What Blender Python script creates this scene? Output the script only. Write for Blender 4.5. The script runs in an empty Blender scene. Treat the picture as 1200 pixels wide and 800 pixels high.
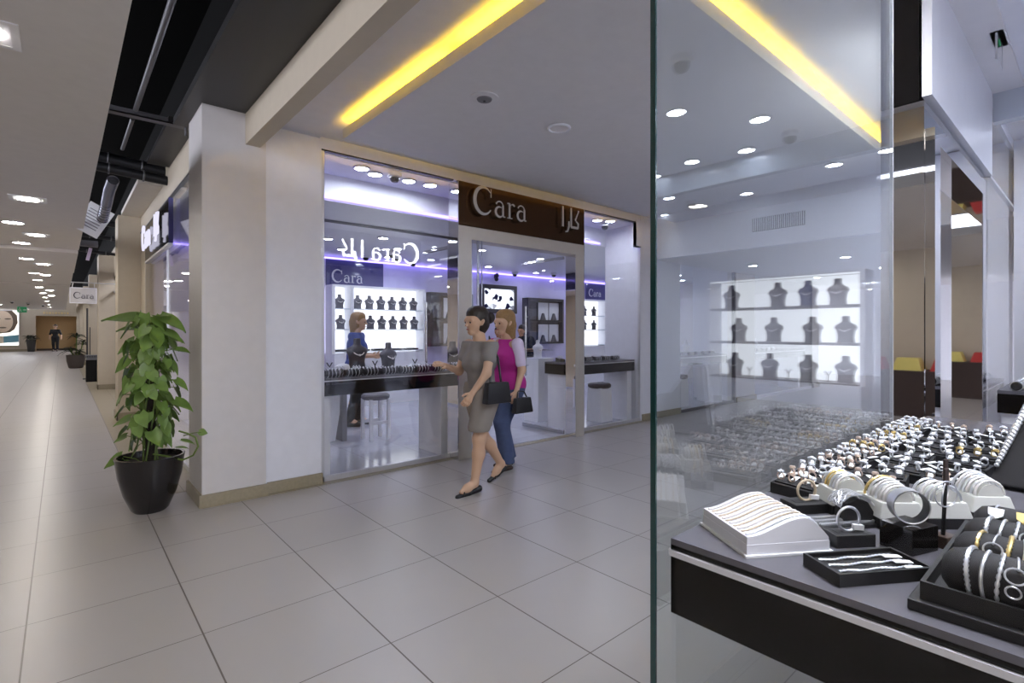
import bpy, bmesh, math, random
import numpy as np
from mathutils import Vector, Matrix
random.seed(7)
S = bpy.context.scene
COL = S.collection
PI = math.pi
ORD = ['first','second','third','fourth','fifth','sixth','seventh','eighth','ninth','tenth','eleventh','twelfth','thirteenth',
       'fourteenth','fifteenth','sixteenth','seventeenth','eighteenth','nineteenth','twentieth']

# ------------------------------------------------------------------ materials
def lin(c):
    return tuple((x/12.92 if x <= .04045 else ((x+.055)/1.055)**2.4) for x in c)
def rgb(r, g, b): return lin((r/255., g/255., b/255.))
MATS = {}
def nd(t, kind, **kw):
    n = t.nodes.new(kind)
    for k, v in kw.items(): setattr(n, k, v)
    return n
def mat(name, col, rough=.5, metal=0., spec=.5, var=.05, scale=12., bump=0., coat=0., emit=None, es=0.):
    m = bpy.data.materials.new(name); m.use_nodes = True
    t = m.node_tree; p = t.nodes['Principled BSDF']
    tc = nd(t, 'ShaderNodeTexCoord'); nz = nd(t, 'ShaderNodeTexNoise')
    nz.inputs['Scale'].default_value = scale; nz.inputs['Detail'].default_value = 3
    t.links.new(tc.outputs['Object'], nz.inputs['Vector'])
    mx = nd(t, 'ShaderNodeMix', data_type='RGBA')
    mx.inputs[6].default_value = tuple(min(1, c*(1-var)) for c in col)+(1,)
    mx.inputs[7].default_value = tuple(min(1, c*(1+var)) for c in col)+(1,)
    t.links.new(nz.outputs['Fac'], mx.inputs[0]); t.links.new(mx.outputs[2], p.inputs['Base Color'])
    p.inputs['Roughness'].default_value = rough; p.inputs['Metallic'].default_value = metal
    p.inputs['Specular IOR Level'].default_value = spec; p.inputs['Coat Weight'].default_value = coat
    if bump:
        b = nd(t, 'ShaderNodeBump'); b.inputs['Strength'].default_value = bump; b.inputs['Distance'].default_value = .01
        t.links.new(nz.outputs['Fac'], b.inputs['Height']); t.links.new(b.outputs['Normal'], p.inputs['Normal'])
    if emit:
        p.inputs['Emission Color'].default_value = tuple(emit)+(1,); p.inputs['Emission Strength'].default_value = es
    MATS[name] = m
    return m
def math_node(t, op, a, b=None):
    n = nd(t, 'ShaderNodeMath', operation=op)
    for i, v in enumerate((a, b)):
        if v is None: continue
        if isinstance(v, (int, float)): n.inputs[i].default_value = v
        else: t.links.new(v, n.inputs[i])
    return n.outputs[0]
def glass(name, tint=(1, 1, 1), f0=.04, gl=(1, 1, 1)):
    # clear flat pane: mirror reflection by Schlick's law over straight-through transmission
    m = bpy.data.materials.new(name); m.use_nodes = True; t = m.node_tree; t.nodes.clear()
    out = nd(t, 'ShaderNodeOutputMaterial'); g = nd(t, 'ShaderNodeNewGeometry')
    d = nd(t, 'ShaderNodeVectorMath', operation='DOT_PRODUCT')
    t.links.new(g.outputs['Incoming'], d.inputs[0]); t.links.new(g.outputs['Normal'], d.inputs[1])
    c = math_node(t, 'ABSOLUTE', d.outputs['Value'])
    k = math_node(t, 'POWER', math_node(t, 'SUBTRACT', 1., c), 5.)
    f = math_node(t, 'ADD', math_node(t, 'MULTIPLY', k, 1-f0), f0)
    tr = nd(t, 'ShaderNodeBsdfTransparent'); tr.inputs[0].default_value = tuple(tint)+(1,)
    gg = nd(t, 'ShaderNodeBsdfGlossy'); gg.inputs['Roughness'].default_value = 0.0; gg.inputs[0].default_value = tuple(gl)+(1,)
    mx = nd(t, 'ShaderNodeMixShader')
    t.links.new(f, mx.inputs[0]); t.links.new(tr.outputs[0], mx.inputs[1]); t.links.new(gg.outputs[0], mx.inputs[2])
    t.links.new(mx.outputs[0], out.inputs[0]); MATS[name] = m
    return m
def emis(name, col, st):
    m = bpy.data.materials.new(name); m.use_nodes = True; t = m.node_tree; t.nodes.clear()
    out = nd(t, 'ShaderNodeOutputMaterial'); e = nd(t, 'ShaderNodeEmission')
    e.inputs[0].default_value = tuple(col)+(1,); e.inputs[1].default_value = st
    t.links.new(e.outputs[0], out.inputs[0]); MATS[name] = m
    return m
def tile(name, col, su, sv, u0, v0, grout, w=.004, rough=.28, var=.03):
    m = bpy.data.materials.new(name); m.use_nodes = True; t = m.node_tree; p = t.nodes['Principled BSDF']
    tc = nd(t, 'ShaderNodeTexCoord'); sp = nd(t, 'ShaderNodeSeparateXYZ'); t.links.new(tc.outputs['Object'], sp.inputs[0])
    def line(o, s, o0, ww):
        q = math_node(t, 'DIVIDE', math_node(t, 'SUBTRACT', o, o0), s)
        fr = math_node(t, 'FRACT', q)
        dd = math_node(t, 'MINIMUM', fr, math_node(t, 'SUBTRACT', 1., fr))
        return math_node(t, 'LESS_THAN', dd, ww/s), math_node(t, 'FLOOR', q)
    a, fa = line(sp.outputs[0], su, u0, w*.8); b, fb = line(sp.outputs[1], sv, v0, w*.55)
    g = math_node(t, 'MAXIMUM', a, b)
    cb = nd(t, 'ShaderNodeCombineXYZ'); t.links.new(fa, cb.inputs[0]); t.links.new(fb, cb.inputs[1])
    wn = nd(t, 'ShaderNodeTexWhiteNoise'); t.links.new(cb.outputs[0], wn.inputs['Vector'])
    nz = nd(t, 'ShaderNodeTexNoise'); nz.inputs['Scale'].default_value = 9; nz.inputs['Detail'].default_value = 5
    t.links.new(tc.outputs['Object'], nz.inputs['Vector'])
    f = math_node(t, 'ADD', math_node(t, 'MULTIPLY', wn.outputs['Value'], .5), math_node(t, 'MULTIPLY', nz.outputs['Fac'], .5))
    mx = nd(t, 'ShaderNodeMix', data_type='RGBA')
    mx.inputs[6].default_value = tuple(c*(1-var) for c in col)+(1,); mx.inputs[7].default_value = tuple(c*(1+var) for c in col)+(1,)
    t.links.new(f, mx.inputs[0])
    m2 = nd(t, 'ShaderNodeMix', data_type='RGBA'); t.links.new(g, m2.inputs[0]); t.links.new(mx.outputs[2], m2.inputs[6])
    m2.inputs[7].default_value = tuple(grout)+(1,); t.links.new(m2.outputs[2], p.inputs['Base Color'])
    p.inputs['Roughness'].default_value = rough
    MATS[name] = m
    return m

SU, SV, U0, V0 = .620, .633, -.747, 4.637
M = MATS
tile('tile_floor', rgb(171, 166, 164), SU, SV, U0, V0, rgb(92, 82, 76), .0042, .30)
tile('tile_border', rgb(158, 148, 128), SU, SV, U0+.31, V0, rgb(110, 100, 84), .003, .32)
tile('tile_shop', rgb(196, 197, 208), .6, .6, .1, .2, rgb(150, 150, 160), .003, .12, .14)
mat('violet_glow_wall', rgb(206, 202, 234), .5); mat('red_box', rgb(196, 60, 56), .5); mat('yellow_box', rgb(226, 210, 120), .5); mat('white_wall', rgb(216, 214, 212), .45); mat('cool_white', rgb(225, 226, 234), .35)
mat('pillar_white', rgb(205, 201, 200), .4); mat('beige_wall', rgb(196, 184, 164), .55)
mat('ceiling_white', rgb(222, 220, 222), .6); mat('ceiling_beige', rgb(224, 219, 212), .6)
mat('stone', rgb(150, 140, 118), .4, var=.18, scale=40); mat('shutter', rgb(184, 152, 104), .6, var=.06)
mat('black_void', rgb(3, 3, 3), .9, spec=.1); mat('dark_soffit', rgb(30, 28, 29), .38, var=.15, scale=4)
mat('pipe_grey', rgb(95, 94, 98), .4, .3); mat('duct_black', rgb(30, 30, 33), .45, .3); mat('foil', rgb(150, 150, 158), .25, .8)
mat('sign_gold_reflection', rgb(78, 56, 38), .24, .85, var=.1); mat('gloss_black', rgb(12, 10, 10), .08, spec=.4, var=.1); mat('gloss_brown', rgb(11, 8, 6), .07, spec=.25, var=.1)
mat('table_grey', rgb(98, 96, 103), .25, var=.04); mat('suede_black', rgb(15, 14, 16), .55, var=.2, scale=60)
mat('cushion', rgb(30, 28, 31), .75, var=.2, scale=40); mat('black_plastic', rgb(18, 18, 20), .35)
mat('alu', rgb(216, 216, 220), .28, .6); mat('steel', rgb(205, 205, 208), .12, 1.); mat('mirror', rgb(222, 222, 226), .02, 1.)
mat('portal_metal', rgb(198, 192, 184), .32, .35); mat('silver', rgb(238, 240, 245), .3, .85); mat('gold', rgb(238, 210, 140), .28, .8)
mat('rose', rgb(236, 212, 196), .3, .7); mat('pearl', rgb(238, 234, 232), .25, coat=.4); mat('stone_clear', rgb(238, 240, 248), .12, 0., .9); mat('pale_gold', rgb(214, 196, 170), .35)
mat('display_white', rgb(232, 232, 238), .45); mat('display_cream', rgb(222, 222, 216), .5); mat('paper', rgb(246, 246, 248), .6)
mat('grey_bust', rgb(92, 90, 98), .6); mat('blue_bust', rgb(60, 70, 120), .6); mat('shelf_glass', rgb(196, 204, 216), .1, spec=.8)
mat('purple_panel', rgb(74, 72, 118), .12, coat=.3, scale=3, var=.25); mat('silver_letter', rgb(224, 224, 232), .25, .2)
mat('chrome_letter', rgb(235, 232, 224), .12, .85); mat('dark_frame', rgb(52, 48, 56), .35)
mat('leaf', rgb(104, 132, 62), .36, var=.42, scale=14); mat('leaf_dark', rgb(40, 52, 34), .5, var=.3); mat('vine', rgb(96, 118, 50), .5)
mat('pot_black', rgb(30, 27, 28), .16, coat=.25, var=.2); mat('pot_grey', rgb(74, 66, 64), .5); mat('soil', rgb(38, 28, 20), .9, bump=.6, scale=60)
mat('coir', rgb(34, 26, 18), .9, bump=.8, scale=80); mat('seat_brown', rgb(66, 52, 46), .5); mat('seat_grey', rgb(120, 118, 124), .6)
mat('skin', rgb(205, 166, 138), .5, var=.04); mat('skin_tan', rgb(178, 134, 104), .5, var=.04); mat('lip', rgb(168, 92, 84), .5); mat('eye', rgb(40, 30, 26), .3)
mat('hair_dark', rgb(38, 27, 20), .5, var=.3, scale=50, bump=.5); mat('hair_blond', rgb(150, 116, 74), .55, var=.25, scale=50, bump=.5)
mat('cloth_grey', rgb(132, 126, 124), .85, var=.08); mat('cloth_greige', rgb(140, 131, 124), .85); mat('magenta', rgb(176, 34, 134), .8)
mat('lilac', rgb(214, 200, 226), .8); mat('denim', rgb(70, 82, 116), .9, var=.18, scale=30); mat('black_cloth', rgb(22, 22, 25), .8)
mat('blue_cloth', rgb(52, 74, 150), .8); mat('leather_black', rgb(20, 19, 20), .4); mat('leather_brown', rgb(62, 44, 36), .5)
mat('smoke_dome', rgb(34, 34, 40), .12, coat=.4); mat('edge_green', rgb(34, 66, 66), .12, spec=.7)
mat('exit_green', rgb(30, 92, 62), .4, emit=rgb(40, 140, 90), es=.25); mat('poster_hair', rgb(116, 100, 84), .6); mat('poster_skin', rgb(228, 206, 180), .6)
mat('poster_pale', rgb(236, 226, 206), .6); mat('poster_blue', rgb(120, 176, 196), .6)
mat('bin_black', rgb(7, 7, 8), .6, spec=.2); mat('tube_black', rgb(58, 58, 62), .4); mat('amber_cable', rgb(150, 110, 60), .4)
glass('clear_glass'); glass('green_glass', (.95, .975, .97), .10); glass('coated_glass', (.985, .99, .99), .008)
emis('lamp_cool', (.80, .86, 1.), 60.); emis('lamp_warm', (1., .94, .86), 66.); emis('lamp_yellow', (1., .62, .02), 34.); emis('lamp_amber', (1., .62, .12), 10.); emis('lamp_violet', (.36, .28, 1.), 2.2)
emis('shelf_lamp', (.86, .9, 1.), 1.15); emis('sign_bright', (.92, .94, 1.), 14.); emis('table_fill_lamp', (.88, .91, 1.), 190.); emis('poster_light', (1., .95, .86), 1.2); emis('sign_lit', (.82, .80, 1.), .6)
def screen_mat():
    m = bpy.data.materials.new('tv_picture'); m.use_nodes = True; t = m.node_tree; t.nodes.clear()
    out = nd(t, 'ShaderNodeOutputMaterial'); e = nd(t, 'ShaderNodeEmission'); tc = nd(t, 'ShaderNodeTexCoord')
    v = nd(t, 'ShaderNodeTexVoronoi'); v.inputs['Scale'].default_value = 9; t.links.new(tc.outputs['Object'], v.inputs['Vector'])
    r = nd(t, 'ShaderNodeValToRGB'); t.links.new(v.outputs['Color'], r.inputs[0])
    r.color_ramp.elements[0].color = (.01, .01, .03, 1); r.color_ramp.elements[0].position = .25
    r.color_ramp.elements[1].color = (.75, .8, .95, 1); r.color_ramp.elements[1].position = .45
    t.links.new(r.outputs[0], e.inputs[0]); e.inputs[1].default_value = .9; t.links.new(e.outputs[0], out.inputs[0]); MATS['tv_picture'] = m
screen_mat()

# ------------------------------------------------------------------ mesh helper
class B:
    def __init__(s): s.v = []; s.f = []; s.fm = []; s.cur = 0
    def add(s, vs, fs):
        o = len(s.v); s.v += [tuple(p) for p in vs]; s.f += [tuple(i+o for i in f) for f in fs]; s.fm += [s.cur]*len(fs); return s
    def box(s, x0, x1, y0, y1, z0, z1, mtx=None):
        p = [Vector((x, y, z)) for z in (z0, z1) for y in (y0, y1) for x in (x0, x1)]
        if mtx: p = [mtx @ q for q in p]
        return s.add(p, [(0, 2, 3, 1), (4, 5, 7, 6), (0, 1, 5, 4), (2, 6, 7, 3), (0, 4, 6, 2), (1, 3, 7, 5)])
    def taper(s, c, a, b, a2, b2, z0, z1, ang=0):
        vs = []
        for (hx, hy, z) in ((a, b, z0), (a2, b2, z1)):
            for sx, sy in ((-1, -1), (1, -1), (1, 1), (-1, 1)):
                x, y = sx*hx, sy*hy
                vs.append((c[0]+x*math.cos(ang)-y*math.sin(ang), c[1]+x*math.sin(ang)+y*math.cos(ang), z))
        return s.add(vs, [(3, 2, 1, 0), (4, 5, 6, 7)]+[(i, (i+1) % 4, 4+(i+1) % 4, 4+i) for i in range(4)])
    def prism(s, poly, z0, z1, mtx=None):
        n = len(poly)
        vs = [Vector((x, y, z)) for z in (z0, z1) for x, y in poly]
        if mtx: vs = [mtx @ q for q in vs]
        return s.add(vs, [tuple(range(n-1, -1, -1)), tuple(range(n, 2*n))]+[(i, (i+1) % n, n+(i+1) % n, n+i) for i in range(n)])
    def lathe(s, prof, c=(0, 0, 0), n=24, mtx=None, sx=1., sy=1., hollow=False):
        vs = []; m = len(prof)
        for i in range(n):
            a = 2*PI*i/n
            for r, z in prof:
                q = Vector((r*math.cos(a)*sx, r*math.sin(a)*sy, z))
                if mtx: q = mtx @ q
                vs.append((q.x+c[0], q.y+c[1], q.z+c[2]))
        fs = []
        for i in range(n):
            j = (i+1) % n
            for k in range(m if hollow else m-1): fs.append((i*m+k, j*m+k, j*m+(k+1) % m, i*m+(k+1) % m))
        if hollow: return s.add(vs, fs)
        fs.append(tuple(i*m for i in range(n-1, -1, -1))); fs.append(tuple(i*m+m-1 for i in range(n)))
        return s.add(vs, fs)
    def cyl(s, c, r, z0, z1, n=24): return s.lathe([(r, z0), (r, z1)], c, n)
    def tube(s, pts, r, n=8, closed=False):
        pts = [Vector(p) for p in pts]; m = len(pts); rr = r if isinstance(r, (list, tuple)) else [r]*m
        vs = []; prev = None
        for i, p in enumerate(pts):
            if closed: d = pts[(i+1) % m]-pts[i-1]
            else: d = pts[min(i+1, m-1)]-pts[max(i-1, 0)]
            d = d.normalized() if d.length > 1e-9 else Vector((0, 0, 1))
            if prev is None:
                u = d.orthogonal().normalized()
            else:
                u = (prev-d*prev.dot(d)); u = u.normalized() if u.length > 1e-6 else d.orthogonal().normalized()
            prev = u; w = d.cross(u)
            for k in range(n):
                a = 2*PI*k/n; vs.append(p+(u*math.cos(a)+w*math.sin(a))*rr[i])
        fs = []
        for i in range(m if closed else m-1):
            j = (i+1) % m
            for k in range(n): fs.append((i*n+k, i*n+(k+1) % n, j*n+(k+1) % n, j*n+k))
        if not closed: fs += [tuple(range(n-1, -1, -1)), tuple((m-1)*n+k for k in range(n))]
        return s.add(vs, fs)
    def ring(s, c, R, r, axis=(0, 0, 1), n=28, k=8, flat=1.):
        # torus; 'flat' stretches the band along its axis
        q = Vector((0, 0, 1)).rotation_difference(Vector(axis).normalized()); c = Vector(c); vs = []
        for i in range(n):
            a = 2*PI*i/n
            for j in range(k):
                b = 2*PI*j/k; rr = R+r*math.cos(b)
                vs.append(c+q @ Vector((rr*math.cos(a), rr*math.sin(a), r*flat*math.sin(b))))
        return s.add(vs, [(i*k+j, ((i+1) % n)*k+j, ((i+1) % n)*k+(j+1) % k, i*k+(j+1) % k) for i in range(n) for j in range(k)])
    def ball(s, c, r, n=12, sc=(1, 1, 1)):
        prof = [(max(1e-4, math.sin(PI*i/n)), -math.cos(PI*i/n)) for i in range(n+1)]
        return s.lathe(prof, c, n+4, Matrix.Diagonal((r*sc[0], r*sc[1], r*sc[2])))
    def obj(s, name, m, parent=None, loc=None, rz=0., smooth=False, bev=0.):
        me = bpy.data.meshes.new(name); me.from_pydata(s.v, [], s.f)
        ms = m if isinstance(m, (list, tuple)) else [m]
        for k in ms: me.materials.append(MATS[k])
        if len(ms) > 1: me.polygons.foreach_set('material_index', s.fm)
        bm = bmesh.new(); bm.from_mesh(me); bmesh.ops.recalc_face_normals(bm, faces=bm.faces[:])
        if bev: bmesh.ops.bevel(bm, geom=[e for e in bm.edges if e.calc_face_angle(0) > .5], offset=bev, segments=2, affect='EDGES', profile=.6)
        bm.to_mesh(me); bm.free()
        if smooth:
            me.polygons.foreach_set('use_smooth', [True]*len(me.polygons))
            try: me.set_sharp_from_angle(angle=.7)
            except Exception: pass
        o = bpy.data.objects.new(name, me); COL.objects.link(o)
        if parent: o.parent = parent
        if loc: o.location = loc
        if rz: o.rotation_euler.z = rz
        return o
def tag(o, label, cat, group=None):
    o['label'] = label; o['category'] = cat
    if group: o['group'] = group
    return o
def T(name, label, cat, loc=(0, 0, 0), rz=0., group=None):
    o = bpy.data.objects.new(name, None); COL.objects.link(o); o.location = loc; o.rotation_euler.z = rz; o.empty_display_size = .05
    return tag(o, label, cat, group)
def struct(o): o['kind'] = 'structure'; return o
def sbox(name, m, *a, **k): return struct(B().box(*a).obj(name, m, **k))
def wallset(name, m, boxes):
    b = B()
    for q in boxes: b.box(*q)
    return struct(b.obj(name, m))
def dup(o, loc=None, rz=None, label=None, group=None, parent=None):
    c = o.copy(); COL.objects.link(c)
    if parent: c.parent = parent
    if loc is not None: c.location = loc
    if rz is not None: c.rotation_euler.z = rz
    if label: c['label'] = label
    if group: c['group'] = group
    for ch in list(o.children):
        d = ch.copy(); COL.objects.link(d); d.parent = c
        for g in ch.children:
            e = g.copy(); COL.objects.link(e); e.parent = d
    return c

# ------------------------------------------------------------------ lettering (stroke font)
def arc(cx, cy, rx, ry, a0, a1, n=18): return [(cx+rx*math.cos(math.radians(a0+(a1-a0)*i/n)), cy+ry*math.sin(math.radians(a0+(a1-a0)*i/n))) for i in range(n+1)]
def cw(n, lo, hi): return [lo+(hi-lo)*math.sin(PI*i/(n-1)) for i in range(n)]
def glyph(ch):
    if ch == 'C':
        a = arc(.46, .5, .42, .5, 42, 322, 24); return [(a, cw(len(a), .035, .15)), ([(.80, .98), (.80, .66)], [.03, .05])], .92
    if ch == 'a':
        b = arc(.24, .19, .19, .19, 60, 330, 14); t = arc(.24, .43, .17, .16, 165, 0, 10)
        return [(b, cw(len(b), .03, .10)), (t, [.07]+[.05]*(len(t)-2)+[.09]), ([(.41, .45), (.41, .08), (.44, .02), (.53, .03)], [.09, .09, .06, .03])], .56
    if ch == 'r':
        e = arc(.27, .42, .13, .15, 165, 35, 8)
        return [([(.12, .60), (.12, .02)], [.09, .09]), ([(.0, .02), (.26, .02)], [.035, .035]), ([(.0, .58), (.12, .59)], [.035, .05]), (e, [.03]*5+[.08]*(len(e)-5))], .42
    return [], .4
def text_strokes(word):
    x = 0; out = []
    for ch in word:
        st, w = glyph(ch)
        out += [([(px+x, py) for px, py in pts], ws) for pts, ws in st]; x += w+.06
    return out, x
ARABIC = [([(1.02, .04), (.56, .04)], [.10, .10]), ([(1.0, .04), (1.02, .22), (.84, .36), (1.06, .78)], [.10, .10, .08, .05]), ([(.58, .04), (.58, .84)], [.10, .09]),
          ([(.44, .26), (.44, .04), (.36, -.16), (.22, -.20)], [.08, .10, .09, .04]), ([(.08, 0), (.08, .84)], [.11, .09])]
def letters(strokes, h, depth, mtx):
    """raised letters; mtx maps (x, y, depth) of the writing plane to the place"""
    b = B()
    for k, (pts, ws) in enumerate(strokes):
        P = [Vector((p[0]*h, p[1]*h, 0)) for p in pts]; n = len(P); L = []; R = []
        for i in range(n):
            d = (P[min(i+1, n-1)]-P[max(i-1, 0)]).normalized(); q = Vector((-d.y, d.x, 0))*ws[i]*h*.5
            L.append(P[i]+q); R.append(P[i]-q)
        dz = depth*(1+.02*k)
        vs = [mtx @ Vector((p.x, p.y, z)) for z in (0, dz) for p in L+R]; m = 2*n; fs = []
        for i in range(n-1):
            fs += [(i, i+1, n+i+1, n+i), (m+i, m+n+i, m+n+i+1, m+i+1), (i, m+i, m+i+1, i+1), (n+i, n+i+1, m+n+i+1, m+n+i)]
        fs += [(0, n, m+n, m), (n-1, m+n-1, m+2*n-1, 2*n-1)]
        b.add(vs, fs)
    return b
def frame3(o, x, y):
    x = Vector(x); y = Vector(y); z = x.cross(y); m = Matrix.Identity(4)
    for i in range(3): m[i][0] = x[i]; m[i][1] = y[i]; m[i][2] = z[i]; m[i][3] = o[i]
    return m
CARA, CW = text_strokes('Cara')

# ------------------------------------------------------------------ bodies: one continuous skin from blended tapered limbs
def sdf_mesh(cones, h, k=.03, clip=None):
    A = np.array([[*c[0], c[1], *c[2], c[3]] for c in cones], dtype=np.float64)
    lo = np.minimum(A[:, :3]-A[:, 3:4], A[:, 4:7]-A[:, 7:8]).min(0)-3*h; hi = np.maximum(A[:, :3]+A[:, 3:4], A[:, 4:7]+A[:, 7:8]).max(0)+3*h
    n = np.ceil((hi-lo)/h).astype(int)+1
    F = np.full(n, 1e3, dtype=np.float32); ax = [lo[i]+h*np.arange(n[i]) for i in range(3)]
    for ci, c in enumerate(A):
        kk = cones[ci][4] if len(cones[ci]) > 4 else k
        a, ra, b, rb = c[:3], c[3], c[4:7], c[7]; pad = max(ra, rb)+kk+2*h
        l = np.maximum(((np.minimum(a, b)-pad-lo)/h).astype(int), 0); u = np.minimum(((np.maximum(a, b)+pad-lo)/h).astype(int)+2, n)
        X, Y, Z = np.meshgrid(ax[0][l[0]:u[0]], ax[1][l[1]:u[1]], ax[2][l[2]:u[2]], indexing='ij')
        ab = b-a; L2 = max(float(ab@ab), 1e-9)
        t = np.clip(((X-a[0])*ab[0]+(Y-a[1])*ab[1]+(Z-a[2])*ab[2])/L2, 0, 1)
        d = np.sqrt((X-a[0]-t*ab[0])**2+(Y-a[1]-t*ab[1])**2+(Z-a[2]-t*ab[2])**2)-(ra+(rb-ra)*t)
        sl = (slice(l[0], u[0]), slice(l[1], u[1]), slice(l[2], u[2])); g = F[sl]
        hh = np.clip(.5+.5*(g-d)/kk, 0, 1); hh = np.where(g > 100, 0, hh)
        F[sl] = np.where(g > 100, d, g*(1-hh)+d*hh-kk*hh*(1-hh))
    if clip:
        X, Y, Z = np.meshgrid(*ax, indexing='ij')
        for (nx, ny, nz, off) in clip: F = np.maximum(F, X*nx+Y*ny+Z*nz-off)
    I = F < 0; c8 = [(i, j, q) for i in (0, 1) for j in (0, 1) for q in (0, 1)]
    def sh(arr, o): return arr[o[0]:n[0]-1+o[0], o[1]:n[1]-1+o[1], o[2]:n[2]-1+o[2]]
    cnt = sum(sh(I, o).astype(np.int8) for o in c8); act = (cnt > 0) & (cnt < 8); idx = np.full(act.shape, -1); idx[act] = np.arange(act.sum())
    pos = np.zeros((int(act.sum()), 3)); num = np.zeros(int(act.sum())); base = np.argwhere(act)
    for axis in range(3):
        for o in c8:
            if o[axis]: continue
            o2 = list(o); o2[axis] = 1
            f0 = sh(F, o)[act]; f1 = sh(F, tuple(o2))[act]; cr = (f0 < 0) != (f1 < 0)
            t = np.where(cr, f0/np.where(cr, f0-f1, 1), 0); p = base+np.array(o, dtype=float); p[:, axis] += t
            pos[cr] += p[cr]; num[cr] += 1
    pos = lo+h*pos/num[:, None]; faces = []
    for axis in range(3):
        a1, a2 = (axis+1) % 3, (axis+2) % 3
        s0 = [slice(1, n[i]-1) for i in range(3)]; s0[axis] = slice(0, n[axis]-1); s1 = list(s0); s1[axis] = slice(1, n[axis])
        x = I[tuple(s0)] != I[tuple(s1)]; w = np.argwhere(x); off = np.array([1, 1, 1]); off[axis] = 0; w = w+off
        q = []
        for d1, d2 in ((0, 0), (-1, 0), (-1, -1), (0, -1)):
            z = w.copy(); z[:, a1] += d1; z[:, a2] += d2; q.append(idx[z[:, 0], z[:, 1], z[:, 2]])
        faces.append(np.stack(q, 1))
    f = np.concatenate(faces); f = f[(f >= 0).all(1)]
    b = B(); b.v = [tuple(p) for p in pos.tolist()]; b.f = [tuple(p) for p in f.tolist()]; b.fm = [0]*len(b.f)
    return b
V3 = Vector
def hand_cones(w, d, side, up, s=1., curl=.5):
    """palm + four unequal bent fingers + thumb; d = pointing direction, side = thumb side"""
    w = V3(w); d = V3(d).normalized(); side = (V3(side)-d*V3(side).dot(d)).normalized(); nrm = d.cross(side); out = []
    kn = w+d*.075*s
    out.append((w, .021*s, kn+side*.018*s, .016*s, .012)); out.append((w, .021*s, kn-side*.022*s, .015*s, .012))
    for i, ln in enumerate((.066, .075, .069, .053)):
        a = kn+side*(.030-.020*i)*s; m1 = a+(d*math.cos(curl*.6)+nrm*math.sin(curl*.6)*up)*ln*.52*s; e = m1+(d*math.cos(curl*1.6)+nrm*math.sin(curl*1.6)*up)*ln*.5*s
        out.append((a, .0095*s, m1, .0088*s, .004)); out.append((m1, .0088*s, e, .0074*s, .004))
    t0 = w+d*.022*s+side*.02*s; t1 = t0+(d*.6+side*.75).normalized()*.042*s; t2 = t1+(d*.9+side*.25+nrm*up*.3).normalized()*.03*s
    out += [(t0, .013*s, t1, .0105*s, .008), (t1, .0105*s, t2, .0085*s, .004)]
    return out
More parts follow.
